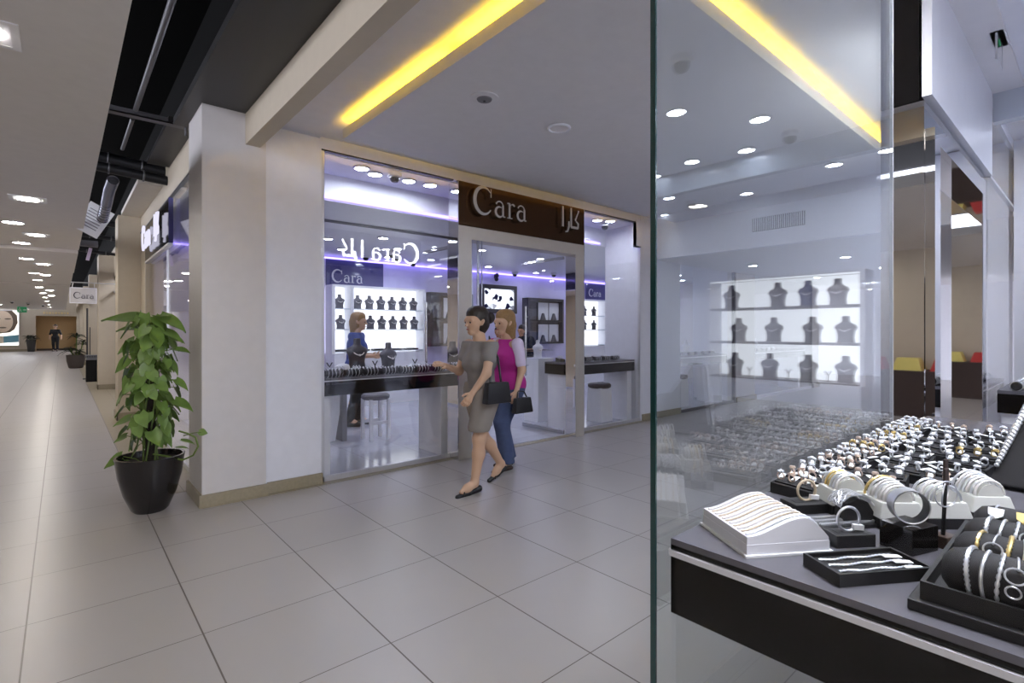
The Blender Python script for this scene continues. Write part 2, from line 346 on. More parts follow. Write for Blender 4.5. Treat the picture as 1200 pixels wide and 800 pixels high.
def person(name, label, loc, rz, J, skin='skin', s=1., h=.008, female=True, group=None):
    """J: joints in body space (x forward, y left, z up). returns root + the cone list for clothing"""
    r = T(name, label, 'person', loc, rz, group); c = []
    P = {k: V3(v)*s for k, v in J.items()}
    hp, ch, nk, hd = P['pelvis'], P['chest'], P['neck'], P['head']
    f = P.get('face', V3((1, 0, 0))); f = (f/s).normalized() if f.length else V3((1, 0, 0))
    sd = V3((0, 0, 1)).cross(f)
    body = [(hp+V3((0, .055*s, 0)), .115*s, hp+V3((0, -.055*s, 0)), .115*s), (hp, .115*s, (hp+ch)/2, .100*s), ((hp+ch)/2, .100*s, ch, .115*s),
            (ch+V3((0, .075*s, 0)), .095*s, ch+V3((0, -.075*s, 0)), .095*s), (ch+V3((0, 0, .05*s)), .10*s, nk, .052*s)]
    if female: body += [(ch+V3((.075*s, .055*s, -.02*s)), .058*s, ch+V3((.08*s, .055*s, -.03*s)), .052*s), (ch+V3((.075*s, -.055*s, -.02*s)), .058*s, ch+V3((.08*s, -.055*s, -.03*s)), .052*s)]
    arms = []; legs = []
    for q in 'LR':
        arms += [(ch+(P['sh'+q]-ch)*.5+V3((0, 0, .04*s)), .06*s, P['sh'+q], .052*s), (P['sh'+q], .050*s, P['el'+q], .036*s), (P['el'+q], .036*s, P['wr'+q], .024*s)]
        if 'kn'+q in P:
            legs += [(P['hi'+q], .094*s, P['kn'+q], .056*s), (P['kn'+q], .055*s, P['kn'+q]+(P['an'+q]-P['kn'+q])*.35-V3((.012, 0, 0)), .053*s), (P['kn'+q]+(P['an'+q]-P['kn'+q])*.35-V3((.012, 0, 0)), .053*s, P['an'+q], .033*s),
                     (P['an'+q], .035*s, P['an'+q]+(P['to'+q]-P['an'+q])*.6, .032*s), (P['an'+q]+(P['to'+q]-P['an'+q])*.5, .033*s, P['to'+q], .022*s)]
    c += body+arms+legs
    c += [(nk, .05*s, hd-f*.01*s, .052*s), (hd+V3((0, 0, .03*s))-f*.012*s, .092*s, hd+V3((0, 0, .025*s))+f*.012*s, .085*s), (hd+f*.03*s-V3((0, 0, .035*s)), .062*s, hd+f*.05*s-V3((0, 0, .075*s)), .036*s),
          (hd+f*.088*s+V3((0, 0, .005*s)), .010*s, hd+f*.108*s-V3((0, 0, .022*s)), .013*s, .012)]
    for g in (1, -1): c += [(hd+sd*g*.082*s-V3((0, 0, .012*s)), .012*s, hd+sd*g*.088*s+V3((0, 0, .018*s))-f*.01*s, .016*s, .01), (hd+f*.082*s+sd*g*.032*s+V3((0, 0, .028*s)), .016*s, hd+f*.082*s+sd*g*.05*s+V3((0, 0, .022*s)), .012*s, .015)]
    for q in 'LR':
        d = (P['wr'+q]-P['el'+q]).normalized(); hd_ = P.get('hd'+q); d = (hd_/s).normalized() if hd_ is not None else d
        c += hand_cones(P['wr'+q], d, V3((.9, -.3 if q == 'L' else .3, .2)), 1 if q == 'L' else -1, s*.95)
    sdf_mesh(c, h).obj('body', skin, r, smooth=True)
    e = B(); l = B()
    for g in (1, -1): e.ball(hd+f*.0865*s+sd*g*.034*s+V3((0, 0, .006*s)), .0105*s, 8)
    e.obj('eyes', 'eye', r, smooth=True)
    l.tube([hd+f*.088*s+sd*.022*s-V3((0, 0, .058*s)), hd+f*.097*s-V3((0, 0, .056*s)), hd+f*.088*s-sd*.022*s-V3((0, 0, .058*s))], [.003*s, .007*s, .003*s], 8).obj('lips', 'lip', r, smooth=True)
    return r, P, dict(body=body, arms=arms, legs=legs, f=f, sd=sd)
def fat(cs, d): return [(c[0], c[1]+d, c[2], c[3]+d) for c in cs]

# ================================================================== CAMERA / WORLD
cam = bpy.data.cameras.new('camera'); co = bpy.data.objects.new('camera', cam); COL.objects.link(co)
co.location = (0, 0, 1.4); co.rotation_euler = (PI/2, 0, -math.radians(41.05))
cam.sensor_width = 36; cam.lens = 606/1200*36; cam.shift_y = -12.7/1200; cam.clip_start = .02; cam.clip_end = 200
S.camera = co
w = bpy.data.worlds.new('World'); S.world = w; w.use_nodes = True
w.node_tree.nodes['Background'].inputs[0].default_value = (.86, .88, 1., 1); w.node_tree.nodes['Background'].inputs[1].default_value = 4.0
S.view_settings.view_transform = 'Standard'; S.view_settings.look = 'None'; S.view_settings.gamma = 1.; S.view_settings.exposure = .8
S.view_settings.use_curve_mapping = False
cy = S.cycles; cy.max_bounces = 10; cy.diffuse_bounces = 5; cy.glossy_bounces = 6; cy.transmission_bounces = 6; cy.transparent_max_bounces = 24
cy.caustics_reflective = False; cy.caustics_refractive = False; cy.sample_clamp_indirect = 6.; cy.use_denoising = True

VA, VB = 4.76, .59           # the two shop fronts either side of the side passage
# ================================================================== SETTING
sbox('floor', 'tile_floor', -5, 22, -9, 49, -.1, 0)
sbox('floor', 'tile_border', .50, .96, 5.26, 48, 0, .003)
sbox('floor', 'stone', .83, 7.1, VA-.10, VA, 0, .004)
sbox('floor', 'tile_shop', .96, 14.3, VA+.01, 9.6, 0, .006)
sbox('floor', 'tile_shop', .93, 7.05, -3.5, VB-.02, 0, .006)
# main corridor ceiling: sections stepping slightly
sbox('ceiling', 'ceiling_beige', -4.6, .225, -9, 11.75, 2.80, 2.92)
sbox('ceiling', 'ceiling_beige', -4.6, .215, 11.75, 15.8, 2.745, 2.92)
sbox('ceiling', 'ceiling_beige', -4.6, .205, 15.8, 20.4, 2.765, 2.92)
sbox('ceiling', 'ceiling_beige', -4.6, .195, 20.4, 30, 2.745, 2.92)
sbox('ceiling', 'ceiling_beige', -4.6, .185, 30, 45, 2.765, 2.92)
sbox('ceiling', 'black_void', -4.7, 2.2, -9, 48.2, 4.2, 4.3)           # black open void over the slot
sbox('ceiling', 'black_void', .96, 1.0, -9, 48.2, 3.36, 4.2)
sbox('ceiling', 'black_void', -4.7, 2.2, -9.1, -9.0, 2.80, 4.3)  # unseen end cap added to keep world light out of the void
# dark smooth soffit and beam beside the lobby
sbox('trim_1', 'dark_soffit', .735, 1.15, -9, 5.35, 3.20, 3.26)
sbox('trim_2', 'dark_soffit', .735, 1.0, 5.62, 7.2, 3.31, 3.36)
sbox('trim_3', 'ceiling_beige', .70, .96, 7.75, 10.1, 3.20, 3.26)
sbox('beam', 'beige_wall', 1.15, 1.265, VB+.02, 4.70, 2.945, 3.45)
# lobby ceilings: upper tray and the lowered slab with glowing edges
sbox('ceiling', 'ceiling_white', 1.265, 7.1, VB-.2, 4.9, 3.185, 3.25)
sbox('ceiling', 'ceiling_white', 1.83, 7.05, 1.37, 4.30, 3.045, 3.100)
wallset('trim_8', 'ceiling_beige', [(1.822, 1.83, 1.362, 4.308, 3.045, 3.130), (1.83, 7.05, 1.362, 1.37, 3.045, 3.130), (1.83, 7.05, 4.30, 4.308, 3.045, 3.130)])
# shop column and panel, left of the front
wallset('column', 'pillar_white', [(.835, 1.31, 4.69, 5.24, 0, 3.20)])
wallset('wall_front', 'cool_white', [(1.31, 1.795, 4.72, 4.9, 0, 3.16)])
wallset('baseboard_front', 'stone', [(.815, 1.325, 4.67, 4.69, 0, .10), (.815, .835, 4.69, 5.25, 0, .10), (1.325, 1.80, 4.70, 4.72, 0, .10)])
wallset('wall_front', 'cool_white', [(1.795, 6.80, VA-.02, VA+.06, 3.07, 3.30), (6.76, 7.9, 4.735, 4.82, 0, 3.3), (6.64, 6.80, VA-.03, VA+.05, 2.70, 3.1)])
wallset('baseboard_front', 'stone', [(6.80, 7.9, 4.715, 4.735, 0, .10), (9.9, 10.75, 4.7, 4.74, 0, .1), (13.9, 14.3, 4.7, 4.74, 0, .1)])
wallset('wall_front', 'pillar_white', [(9.9, 10.75, 4.74, 4.9, 0, 3.0), (13.9, 14.35, 4.74, 9.6, 0, 3.0), (7.9, 13.9, VA, VA+.08, 2.55, 3.2)])
# passage beyond the lobby: bulkhead, lower ceiling, far cross wall
wallset('wall_bulkhead', 'cool_white', [(7.1, 7.2, VB-.02, 4.8, 2.53, 3.3)])
sbox('ceiling', 'ceiling_white', 7.2, 14.35, VB-.05, 4.8, 2.53, 2.62)
sbox('ceiling', 'ceiling_white', 14.35, 19, -3, 9.6, 2.70, 2.80)
wallset('wall_passage_end', 'cool_white', [(18.9, 19, -3, 9.6, 0, 2.8)])
wallset('wall_passage_right', 'pillar_white', [(7.06, 14.3, .40, VB, 0, 3.3)])
# main corridor walls
wallset('wall_corridor_right', 'beige_wall', [(.95, 1.05, 5.24, 5.42, 0, 3.38), (.95, 1.05, 5.42, 10.1, 2.95, 3.38), (.95, 1.05, 9.5, 10.1, 0, 2.95), (.95, 1.05, 10.1, 15.7, 2.70, 3.38), (.95, 1.05, 15.7, 48, 2.6, 3.38),
                                              (1.05, 1.1, 10.1, 15.7, 0, .3)])
for k, (v0, v1) in enumerate(((10.08, 10.62), (15.7, 16.35), (21.4, 22.0), (27.2, 27.8), (33, 33.6), (39.5, 40.2))):
    wallset('column', 'beige_wall', [(.66, .98, v0, v1, 0, 3.2)]); wallset('baseboard_corridor', 'stone', [(.64, .66, v0-.02, v1, 0, .12), (.64, .98, v0-.02, v0, 0, .12)])
wallset('wall_corridor_left', 'beige_wall', [(-4.7, -4.6, -9, 48.2, 0, 2.9)])
wallset('wall_corridor_end', 'beige_wall', [(-4.6, -1.33, 48, 48.2, 0, 2.95), (-1.33, .82, 48, 48.2, 2.42, 2.95), (.82, 1.1, 48, 48.2, 0, 3.4), (-1.33, 1.0, 47.9, 48.2, 2.9, 4.2)])
wallset('baseboard_end', 'stone', [(-4.6, -1.33, 47.97, 48, 0, .16)])
wallset('wall_recess', 'shutter', [(-1.4, .9, 49.0, 49.1, 0, 2.5)]); wallset('baseboard_end', 'seat_brown', [(-1.33, .82, 48.96, 49, 0, .14)])
wallset('wall_recess', 'shutter', [(-1.4, -1.33, 48.2, 49, 0, 2.5), (.82, .9, 48.2, 49, 0, 2.5), (-1.4, .9, 48.2, 49, 2.42, 2.5)])
# Shop interiors
wallset('wall_shop_back', 'violet_glow_wall', [(.98, 14, 9.5, 9.6, 0, 3.2)])  # violet cove glow put into the wall colour
wallset('wall_shop_partition', 'cool_white', [(6.78, 7.88, 4.83, 5.44, 0, 3.1)])
wallset('wall_shop_partition', 'cool_white', [(10.0, 10.7, 4.9, 5.7, 0, 3.0)])
sbox('ceiling', 'cool_white', .98, 14.3, VA+.06, 5.42, 3.06, 3.14)
sbox('ceiling', 'cool_white', .98, 14.3, 5.42, 9.6, 2.78, 2.86)
wallset('trim_4', 'cool_white', [(.98, 14.3, 5.42, 5.46, 2.86, 3.10)])
wallset('wall_shop_side', 'cool_white', [(7.05, 7.15, -3.5, VB-.02, 0, 3.3)]); wallset('wall_shop_side', 'cool_white', [(.9, 7.1, -3.6, -3.5, 0, 3.3)])
wallset('wall_shop_partition', 'cool_white', [(6.75, 7.04, -.36, .568, 0, 3.19)])
sbox('ceiling', 'cool_white', .93, 7.1, -3.6, VB-.02, 3.20, 3.3)
wallset('beam', 'shelf_glass', [(5.30, 5.40, -3.4, VB-.03, 2.97, 3.2)])
wallset('wall_shop_front', 'cool_white', [(3.22, 5.27, VB-.03, VB+.01, 2.56, 3.3), (.90, 7.06, VB-.02, VB+.02, 3.10, 3.4)])
wallset('wall_shop_front', 'beige_wall', [(.87, .93, -9, VB, 2.95, 3.3)])

# ------------------------------------------------------------------ glazing
NWIN = [0]
def window(panes, m='clear_glass', frame=None, fm='alu'):
    NWIN[0] += 1; b = B()
    for q in panes: b.box(*q)
    o = struct(b.obj('window_%d' % NWIN[0], m))
    if frame:
        f = B()
        for q in frame: f.box(*q)
        f.obj('window_frame', fm, o)
    return o
window([(1.83, 3.25, VA-.005, VA+.005, .05, 3.07)], frame=[(1.80, 3.27, VA-.02, VA+.02, 0, .05), (1.795, 1.83, VA-.02, VA+.02, 0, 3.07)])
struct(B().box(1.79, 3.27, VA-.022, VA+.022, 3.06, 3.075).obj('trim_5', 'black_plastic'))
window([(5.27, 6.64, VA-.005, VA+.005, .05, 3.06), (6.64, 6.76, VA-.005, VA+.005, .05, 2.70)], frame=[(5.25, 6.78, VA-.02, VA+.02, 0, .05), (6.755, 6.775, VA-.02, VA+.02, 0, 2.72)])
struct(B().box(5.27, 6.65, VA-.022, VA+.022, 3.06, 3.075).box(6.64, 6.652, VA-.03, VA+.02, 2.70, 3.06).box(6.64, 6.77, VA-.03, VA+.02, 2.69, 2.702).obj('trim_6', 'dark_frame'))
window([(7.9, 9.86, VA-.005, VA+.005, .05, 2.56)], frame=[(7.9, 9.9, VA-.02, VA+.02, 0, .05), (9.85, 9.9, VA-.03, VA+.03, 0, 2.56)], fm='dark_frame')
window([(10.75, 13.9, VA-.005, VA+.005, .05, 2.56)], frame=[(10.75, 13.9, VA-.02, VA+.02, 0, .05)])
window([(.955, .965, 5.42, 7.35, .05, 2.95), (.955, .965, 7.36, 9.5, .05, 2.95)], frame=[(.945, .975, 5.42, 9.5, 0, .05), (.945, .975, 7.35, 7.36, .05, 2.95)])
struct(B().box(.94, .98, 5.42, 10.1, 2.94, 2.955).obj('trim_7', 'black_plastic'))
window([(.955, .965, 10.62, 13, .05, 2.3), (.955, .965, 13.01, 15.7, .05, 2.3)], frame=[(.94, .99, 10.62, 15.7, 2.3, 2.36), (.94, .99, 12.95, 13.05, .05, 2.3)])
wallset('wall_corridor_right', 'cool_white', [(2.2, 2.3, 10.1, 48, 0, 3)])
window([(.955, .965, 16.35, 21.4, .05, 2.4)], frame=[(.94, .99, 16.35, 21.4, 2.4, 2.45)])
window([(.955, .965, 22.0, 48, .05, 2.4)], frame=[(.94, .99, 22, 48, 2.4, 2.45), (.94, .99, 24.5, 24.6, .05, 2.4)])
# near corner display window of the opposite shop (camera stands outside it)
wn = window([(.889, 2.62, VB-.005, VB+.005, .02, 3.10)], 'green_glass', frame=[(.90, 3.22, VB-.02, VB+.02, 0, .02)])
B().box(2.62, 2.628, VB-.006, VB+.006, .02, 3.10).obj('polished_end', 'alu', wn); B().box(.8845, .889, VB-.006, VB+.006, .02, 3.10).obj('polished_edge', 'edge_green', wn)
window([(.8845, .8945, -4, VB-.008, .02, 2.95)], 'coated_glass')
window([(5.27, 6.9, VB-.005, VB+.005, .05, 2.56), (5.27, 7.05, VB-.005, VB+.005, 2.57, 3.10)], 'coated_glass', frame=[(5.25, 6.95, VB-.02, VB+.02, 0, .05), (5.27, 6.95, VB-.02, VB+.02, 2.555, 2.575)])

# ------------------------------------------------------------------ shop portals with fascia signs
def portal(v, sgn, inward, nm, top=3.02):
    """sgn=-1: faces towards -v (far shop); +1: near shop facing +v"""
    o = struct(B().obj(nm, 'portal_metal')); f = v+sgn*.18
    lo, hi = min(v, f), max(v, f)
    b = B(); b.box(3.225, 3.40, lo, hi, 0, 2.54).box(5.10, 5.265, lo, hi, 0, 2.54).box(3.40, 5.10, lo, hi, 2.40, 2.54); b.obj('door_frame', 'portal_metal' if sgn < 0 else 'mirror', o)
    m = B()
    m.box(3.217, 3.225, lo, hi, 0, top).box(5.265, 5.273, lo, hi, 0, top)          # mirror-polished returns
    m.box(3.40, 3.408, lo, hi-.01, 0, 2.40).box(5.092, 5.10, lo, hi-.01, 0, 2.40)
    m.box(3.23, 3.36, v-.02*sgn-.02, v-.02*sgn+.02, 0, 2.4)
    m.obj('mirror_cladding', 'mirror', o)
    t = B(); e = f+sgn*.006
    t.box(3.47, 3.50, min(f, e), max(f, e), 0, 2.40).box(3.53, 3.545, min(f, e), max(f, e), 0, 2.40).obj('steel_strip', 'steel', o)
    return o, f
pA, fA = portal(VA, -1, 1, 'door_1'); pB, fB = portal(VB, 1, -1, 'door_2', 2.54)
def fascia(name, label, f, sgn, lit):
    r = T(name, label, 'shop sign', (4.245, f, 2.78)); d = .04
    lo, hi = (0, .16) if sgn < 0 else (-.16, 0)
    B().box(-1.02 if sgn < 0 else -1.028, 1.02, lo, hi, -.235, .24 if sgn < 0 else .375).obj('backing_board', 'sign_gold_reflection' if sgn < 0 else 'gloss_black', r)  # far board is black; the cove's golden reflection is put into its base colour
    if sgn < 0: m1 = frame3((-.86, -.045, -.09), (1, 0, 0), (0, 0, 1)); m2 = frame3((.52, -.045, -.06), (1, 0, 0), (0, 0, 1))
    else: m1 = frame3((.93, .045, -.10), (-1, 0, 0), (0, 0, 1)); m2 = frame3((-.18, .045, -.08), (-1, 0, 0), (0, 0, 1))
    k = 1.1 if sgn < 0 else 1.38
    letters(CARA, .27*k, .018, m1).obj('latin_lettering', 'sign_bright' if lit else 'chrome_letter', r)
    letters(ARABIC, (.28 if sgn < 0 else .27)*k, .018, m2).obj('arabic_lettering', 'sign_bright' if lit else 'chrome_letter', r)
    return r
fascia('shop_sign', 'glossy black fascia sign with raised silver lettering above the shop entrance', fA, -1, False)
fascia('shop_sign', 'black fascia box at top right, its lit letters mirrored in the far window', fB, 1, True)
# entrance door leaves
for nm, lab, u, sv, x0, in (('glass_door', 'frameless glass door swung open into the shop beside the white plinth', 5.085, 1, 0), ('glass_door', 'frameless glass door folded open at the entrance beside the two walking women', 3.425, 1, 0)):
    r = T(nm, lab, 'door', (u, VA+.02, 0))
    B().box(-.005, .005, 0, .82, .06, 2.36).obj('glass_leaf', 'clear_glass', r)
    B().box(-.012, .012, 0, .82, .012, .06).box(-.012, .012, 0, .82, 2.36, 2.395).obj('metal_rail', 'steel', r)
    B().tube([(-.05, .70, .75), (-.05, .70, 1.75)], .014, 10).tube([(-.05, .70, .9), (.0, .70, .9)], .008).tube([(-.05, .70, 1.6), (0, .70, 1.6)], .008).obj('pull_handle', 'steel', r, smooth=True)

# ------------------------------------------------------------------ glowing cove strips (real LED tubes lying on the lowered slab)
def led(name, label, m, *box, group=None, cat='light strip'):
    r = B().box(*box).obj(name, m); tag(r, label, cat, group); return r
led('cove_light', 'yellow light strip glowing over the lowered lobby ceiling edge near the white beam', 'lamp_yellow', 1.845, 1.875, 2.75, 4.2, 3.100, 3.112)
led('cove_light', 'yellow light strip glowing along the lobby ceiling edge seen through the near glass', 'lamp_yellow', 1.95, 6.3, 1.385, 1.415, 3.100, 3.112)
led('cove_light', 'yellow light strip over the lowered ceiling edge facing the shop sign', 'lamp_amber', 2.0, 6.8, 4.255, 4.285, 3.100, 3.112)
led('cove_light', 'second yellow light strip beyond the dark gap nearer the camera, same ceiling edge', 'lamp_yellow', 1.845, 1.875, 1.5, 2.62, 3.100, 3.112)
led('cove_light', 'violet light strip under the ceiling step inside the shop window', 'lamp_violet', 1.2, 6.6, 5.395, 5.415, 2.80, 2.83)
led('cove_light', 'violet light strip along the top of the shop back wall', 'lamp_violet', 1.2, 13.8, 9.40, 9.44, 2.73, 2.76)

# ------------------------------------------------------------------ ceiling fittings
def lamp_proto(name, r, m, ringm='alu'):
    o = T(name, 'x', 'ceiling light', (0, 0, -5))
    B().ring((0, 0, -.004), r*1.12, .012, n=24, k=6).obj('trim_ring', ringm, o, smooth=True)
    B().cyl((0, 0, 0), r, -.008, .0, 24).obj('diffuser', m, o)
    return o
def place(proto, spots, z, lab, group, used):
    for k, (x, y) in enumerate(spots):
        l = lab.replace('#', ORD[k] if k < 20 else 'last')
        if not used[0]: used[0] = True; o = proto; o.location = (x, y, z); o['label'] = l; o['group'] = group
        else: dup(proto, (x, y, z), label=l, group=group)
dl = lamp_proto('downlight', .068, 'lamp_cool'); us = [False]
place(dl, [(2.306, 4.98), (2.894, 5.06), (2.50, 5.08), (3.16, 5.05), (6.05, 5.0), (6.25, 4.92)], 3.058, 'bright round downlight at the top of the shop window, # counting from the left column', 'downlights along the shop window', us)
place(dl, [(3.598, 7.04), (3.0, 7.64), (3.57, 8.49), (4.25, 7.8), (4.6, 8.8), (5.4, 7.0), (5.4, 8.6), (6.9, 7.1), (8.5, 8.9), (8.2, 7.2), (6.9, 8.7), (1.9, 6.6), (1.9, 8.4), (11.6, 7), (11.6, 8.9), (9.9, 7.2), (9.9, 8.8), (12.8, 7.6)], 2.778, 'round downlight in the lower ceiling deep inside the shop, # from the left window', 'downlights deep in the shop', us)
place(dl, [(3.81, -1.14), (4.47, -.75), (5.14, -1.17), (5.05, -1.71), (5.91, -1.17), (5.19, -2.27), (6.76, -1.91), (5.63, -.91), (6.3, -.75), (2.2, -.9), (2.2, -2.3), (3.6, -2.4), (6.2, -2.7), (5.75, -.3), (6.2, -.25), (6.0, .1)], 3.198, 'round downlight of the near shop reflected in its glass, # in from the corner', 'downlights of the near shop', us)
place(dl, [(9, 2.6), (11, 2.6), (13, 2.6), (9, 4), (12, 4), (16.5, 2), (16.5, 4.2)], 2.526, 'round downlight in the passage past the lobby bulkhead, # along it', 'passage downlights', us)
place(dl, [(7.06, -3.3)], 3.198, 'round downlight in the far inner corner of the near shop ceiling', 'downlights of the near shop', us)
cl = lamp_proto('downlight', .085, 'table_fill_lamp'); u5 = [False]
place(cl, [(1.15, -.25), (1.45, .15), (1.85, .28), (2.3, .33), (1.3, -1.2)], 3.198, 'added out-of-view downlight brightening the near display table, # from the corner', 'added fill lamps', u5)  # lamps added above the view to brighten the display table
un = T('downlight', 'unlit round downlight flush in the lobby ceiling nearer the shop sign', 'ceiling light', (3.04, 2.91, 3.044))
B().ring((0, 0, -.004), .085, .011, n=28).obj('trim_ring', 'cool_white', un, smooth=True); B().cyl((0, 0, 0), .075, -.006, 0, 24).obj('diffuser', 'pearl', un)
sm = T('ceiling_speaker', 'round ceiling speaker in the lobby slab nearer the yellow glow', 'speaker', (2.25, 2.88, 3.044))
B().lathe([(.10, 0), (.10, -.006), (.055, -.012)], n=28).obj('base_ring', 'ceiling_white', sm, smooth=True); B().lathe([(.055, -.012), (.05, -.02), (.012, -.024)], n=24).obj('grille', 'seat_grey', sm, smooth=True)
B().cyl((0, 0, 0), .009, -.03, -.02, 10).obj('sensor_dot', 'black_plastic', sm)
def dome_proto():
    o = T('dome_camera', 'x', 'camera', (0, 0, -5)); B().lathe([(.075, 0), (.075, -.035), (.055, -.045)], n=20).obj('housing', 'cool_white', o, smooth=True)
    B().lathe([(.052, -.045), (.05, -.07), (.035, -.092), (.001, -.1)], n=18).obj('dome', 'smoke_dome', o, smooth=True); return o
dm = dome_proto(); ud = [False]
place(dm, [(2.65, 4.93)], 3.058, 'smoked dome camera among the downlights above the left shop window', 'dome cameras', ud)
place(dm, [(6.35, 5.1)], 3.058, 'smoked dome camera inside the right shop window', 'dome cameras', ud)
place(dm, [(4.4, 8.3), (4.2, 8.9), (4.75, 8.75), (5.3, 9.1), (8.1, 9.2), (8.9, 8.7)], 2.778, 'small smoked dome camera in the ceiling deep inside the shop, # from the left', 'dome cameras', ud)
place(dm, [(3.08, -.66), (4.99, -.71), (5.8, -.69), (6.6, -2.6)], 3.198, 'dome camera of the near shop reflected in its glass, # from the corner', 'dome cameras', ud)
# main corridor lights
def sq_proto():
    o = T('ceiling_light', 'x', 'ceiling light', (0, 0, -5)); b = B(); a = .15; c = .118
    b.prism([(-a, -a), (a, -a), (a, -c), (-a, -c)], -.006, 0).prism([(-a, c), (a, c), (a, a), (-a, a)], -.006, 0).prism([(-a, -c), (-c, -c), (-c, c), (-a, c)], -.006, 0).prism([(c, -c), (a, -c), (a, c), (c, c)], -.006, 0)
    b.obj('frame', 'alu', o); B().box(-c, c, -c, c, -.004, -.001).obj('reflector', 'display_white', o); B().cyl((0, 0, 0), .085, -.010, -.004, 24).obj('diffuser', 'lamp_warm', o); return o
sq = sq_proto(); u3 = [False]
place(sq, [(-.30, 3.42), (-.27, 7.52), (-.28, 10.26)], 2.80, 'square recessed light in the corridor ceiling, # from the camera', 'square corridor lights', u3)
place(sq, [(-.28, 14.1), (-.30, 23.1), (-.30, 26.5)], 2.744, 'square recessed light past the ceiling step, # along the corridor', 'square corridor lights', u3)
place(sq, [(-.30, 17.0)], 2.764, 'square recessed light between the two shallow ceiling steps', 'square corridor lights', u3)
rw = lamp_proto('downlight', .10, 'lamp_warm'); u4 = [False]
place(rw, [(-.475, 9.25), (-.483, 11.3), (-2.2, 5), (-2.2, 0), (-3.6, 3), (-3.6, -2), (-.4, -2.5), (-2.2, -5), (-2.4, 9)], 2.80, 'warm round downlight in the corridor ceiling, # in the near section', 'round corridor lights', u4)
place(rw, [(-.494, 13.17), (-2.4, 13.2)], 2.744, 'warm round downlight just past the ceiling step, # from the slot', 'round corridor lights', u4)
place(rw, [(-.487, 16.6), (-.487, 18.78), (-2.4, 17)], 2.764, 'warm round downlight between shallow steps, # along', 'round corridor lights', u4)
place(rw, [(-.52, 21.6), (-.5, 24.8), (-.5, 28), (-2.4, 22), (-2.4, 27)], 2.744, 'warm round downlight far along the corridor, # along', 'round corridor lights', u4)
place(rw, [(-.5, 32), (-.5, 36), (-.5, 40), (-2.4, 33), (-2.4, 38), (-1.6, 44)], 2.764, 'warm round downlight near the corridor end, # along', 'round corridor lights', u4)
for k, (x, y) in enumerate(((-1.75, 33.5), (-1.25, 35), (-.75, 37))): dup(dm, (x, y, 2.764), label='dark dome camera far down the corridor ceiling, %s from the slot' % ORD[2-k], group='corridor domes')
# slot diffuser, grille on the bulkhead, exit sign
sd_ = T('slot_diffuser', 'dark linear air slot in the shop ceiling behind the left window', 'air vent', (3.0, 6.4, 2.778))
for k in range(4): B().box(-1.3, 1.5, -.07+.04*k, -.05+.04*k, -.006, 0).obj('slot', 'dark_frame', sd_)
gv = T('air_grille', 'grey louvred air grille high on the lobby bulkhead seen through glass', 'air vent', (7.098, 2.83, 2.83))
B().box(-.008, 0, -.33, .33, -.09, .09).obj('backing', 'dark_frame', gv); fb = B()
for k in range(26): fb.box(-.02, -.008, -.32+.025*k, -.31+.025*k, -.085, .085)
fb.obj('louvres', 'alu', gv)
ex = T('exit_sign', 'clear hanging exit sign blade under the near shop ceiling', 'exit sign', (4.33, .43, 3.20))
B().box(-.13, .13, -.03, .03, -.015, 0).obj('ceiling_plate', 'alu', ex); B().box(-.11, .11, -.004, .004, -.17, -.015).obj('blade', 'clear_glass', ex); B().box(-.11, .11, -.005, .005, -.175, -.168).box(-.115, -.108, -.005, .005, -.175, -.015).box(.108, .115, -.005, .005, -.175, -.015).obj('edge_frame', 'alu', ex); B().box(-.03, .03, -.006, .006, -.05, -.03).obj('green_bar', 'exit_green', ex)
ex2 = T('exit_sign', 'green running-man exit sign hanging at the far end of the corridor', 'exit sign', (-1.68, 40, 2.57))
B().box(-.2, .2, -.03, .03, -.15, .17).obj('panel', 'exit_green', ex2); b = B(); b.ball((-.10, -.034, .09), .028, 8); b.tube([(-.10, -.034, .06), (-.08, -.034, -.01), (-.14, -.034, -.09)], .018).tube([(-.08, -.034, -.01), (-.03, -.034, -.09)], .018).tube([(-.15, -.034, 0), (-.10, -.034, .05), (-.04, -.034, .0)], .014)
b.prism([(.02, .0), (.10, .06), (.10, .03), (.17, .03), (.17, -.03), (.10, -.03), (.10, -.06)], .032, .036, Matrix.Rotation(PI/2, 4, 'X')).obj('pictogram', 'paper', ex2)
B().tube([(-.15, 0, .17), (-.15, 0, .19)], .01).tube([(.15, 0, .17), (.15, 0, .19)], .01).obj('hanger', 'alu', ex2)

# ================================================================== MAIN CORRIDOR THINGS
# pipes and ducts in the black slot
pp = T('conduit_pipe', 'thin grey conduit running along the black ceiling slot', 'pipe', (.49, 3.3, 3.34))
B().tube([(0, -4, 0), (0, 2.3, 0)], .020, 10).tube([(0, 2.55, 0), (0, 3.6, -.0)], .018, 10).obj('tube', 'pipe_grey', pp, smooth=True); B().cyl((0, -.3, -.02), .026, 0, .04, 10).obj('coupling', 'duct_black', pp)
ct = T('cable_tray', 'pale perforated cable tray crossing the black ceiling slot near the column', 'cable tray', (.6, 5.68, 3.30))
b = B().box(-.42, .42, -.045, .045, 0, .012).box(-.42, .42, -.045, -.038, 0, .05).box(-.42, .42, .038, .045, 0, .05); b.obj('tray', 'pipe_grey', ct)
B().box(-.4, .4, -.03, -.02, .013, .028).box(-.4, .4, .0, .012, .013, .028).obj('cables', 'duct_black', ct); B().tube([(.27, -.06, 0), (.27, -.06, -.09)], .012).obj('hanger', 'pipe_grey', ct)
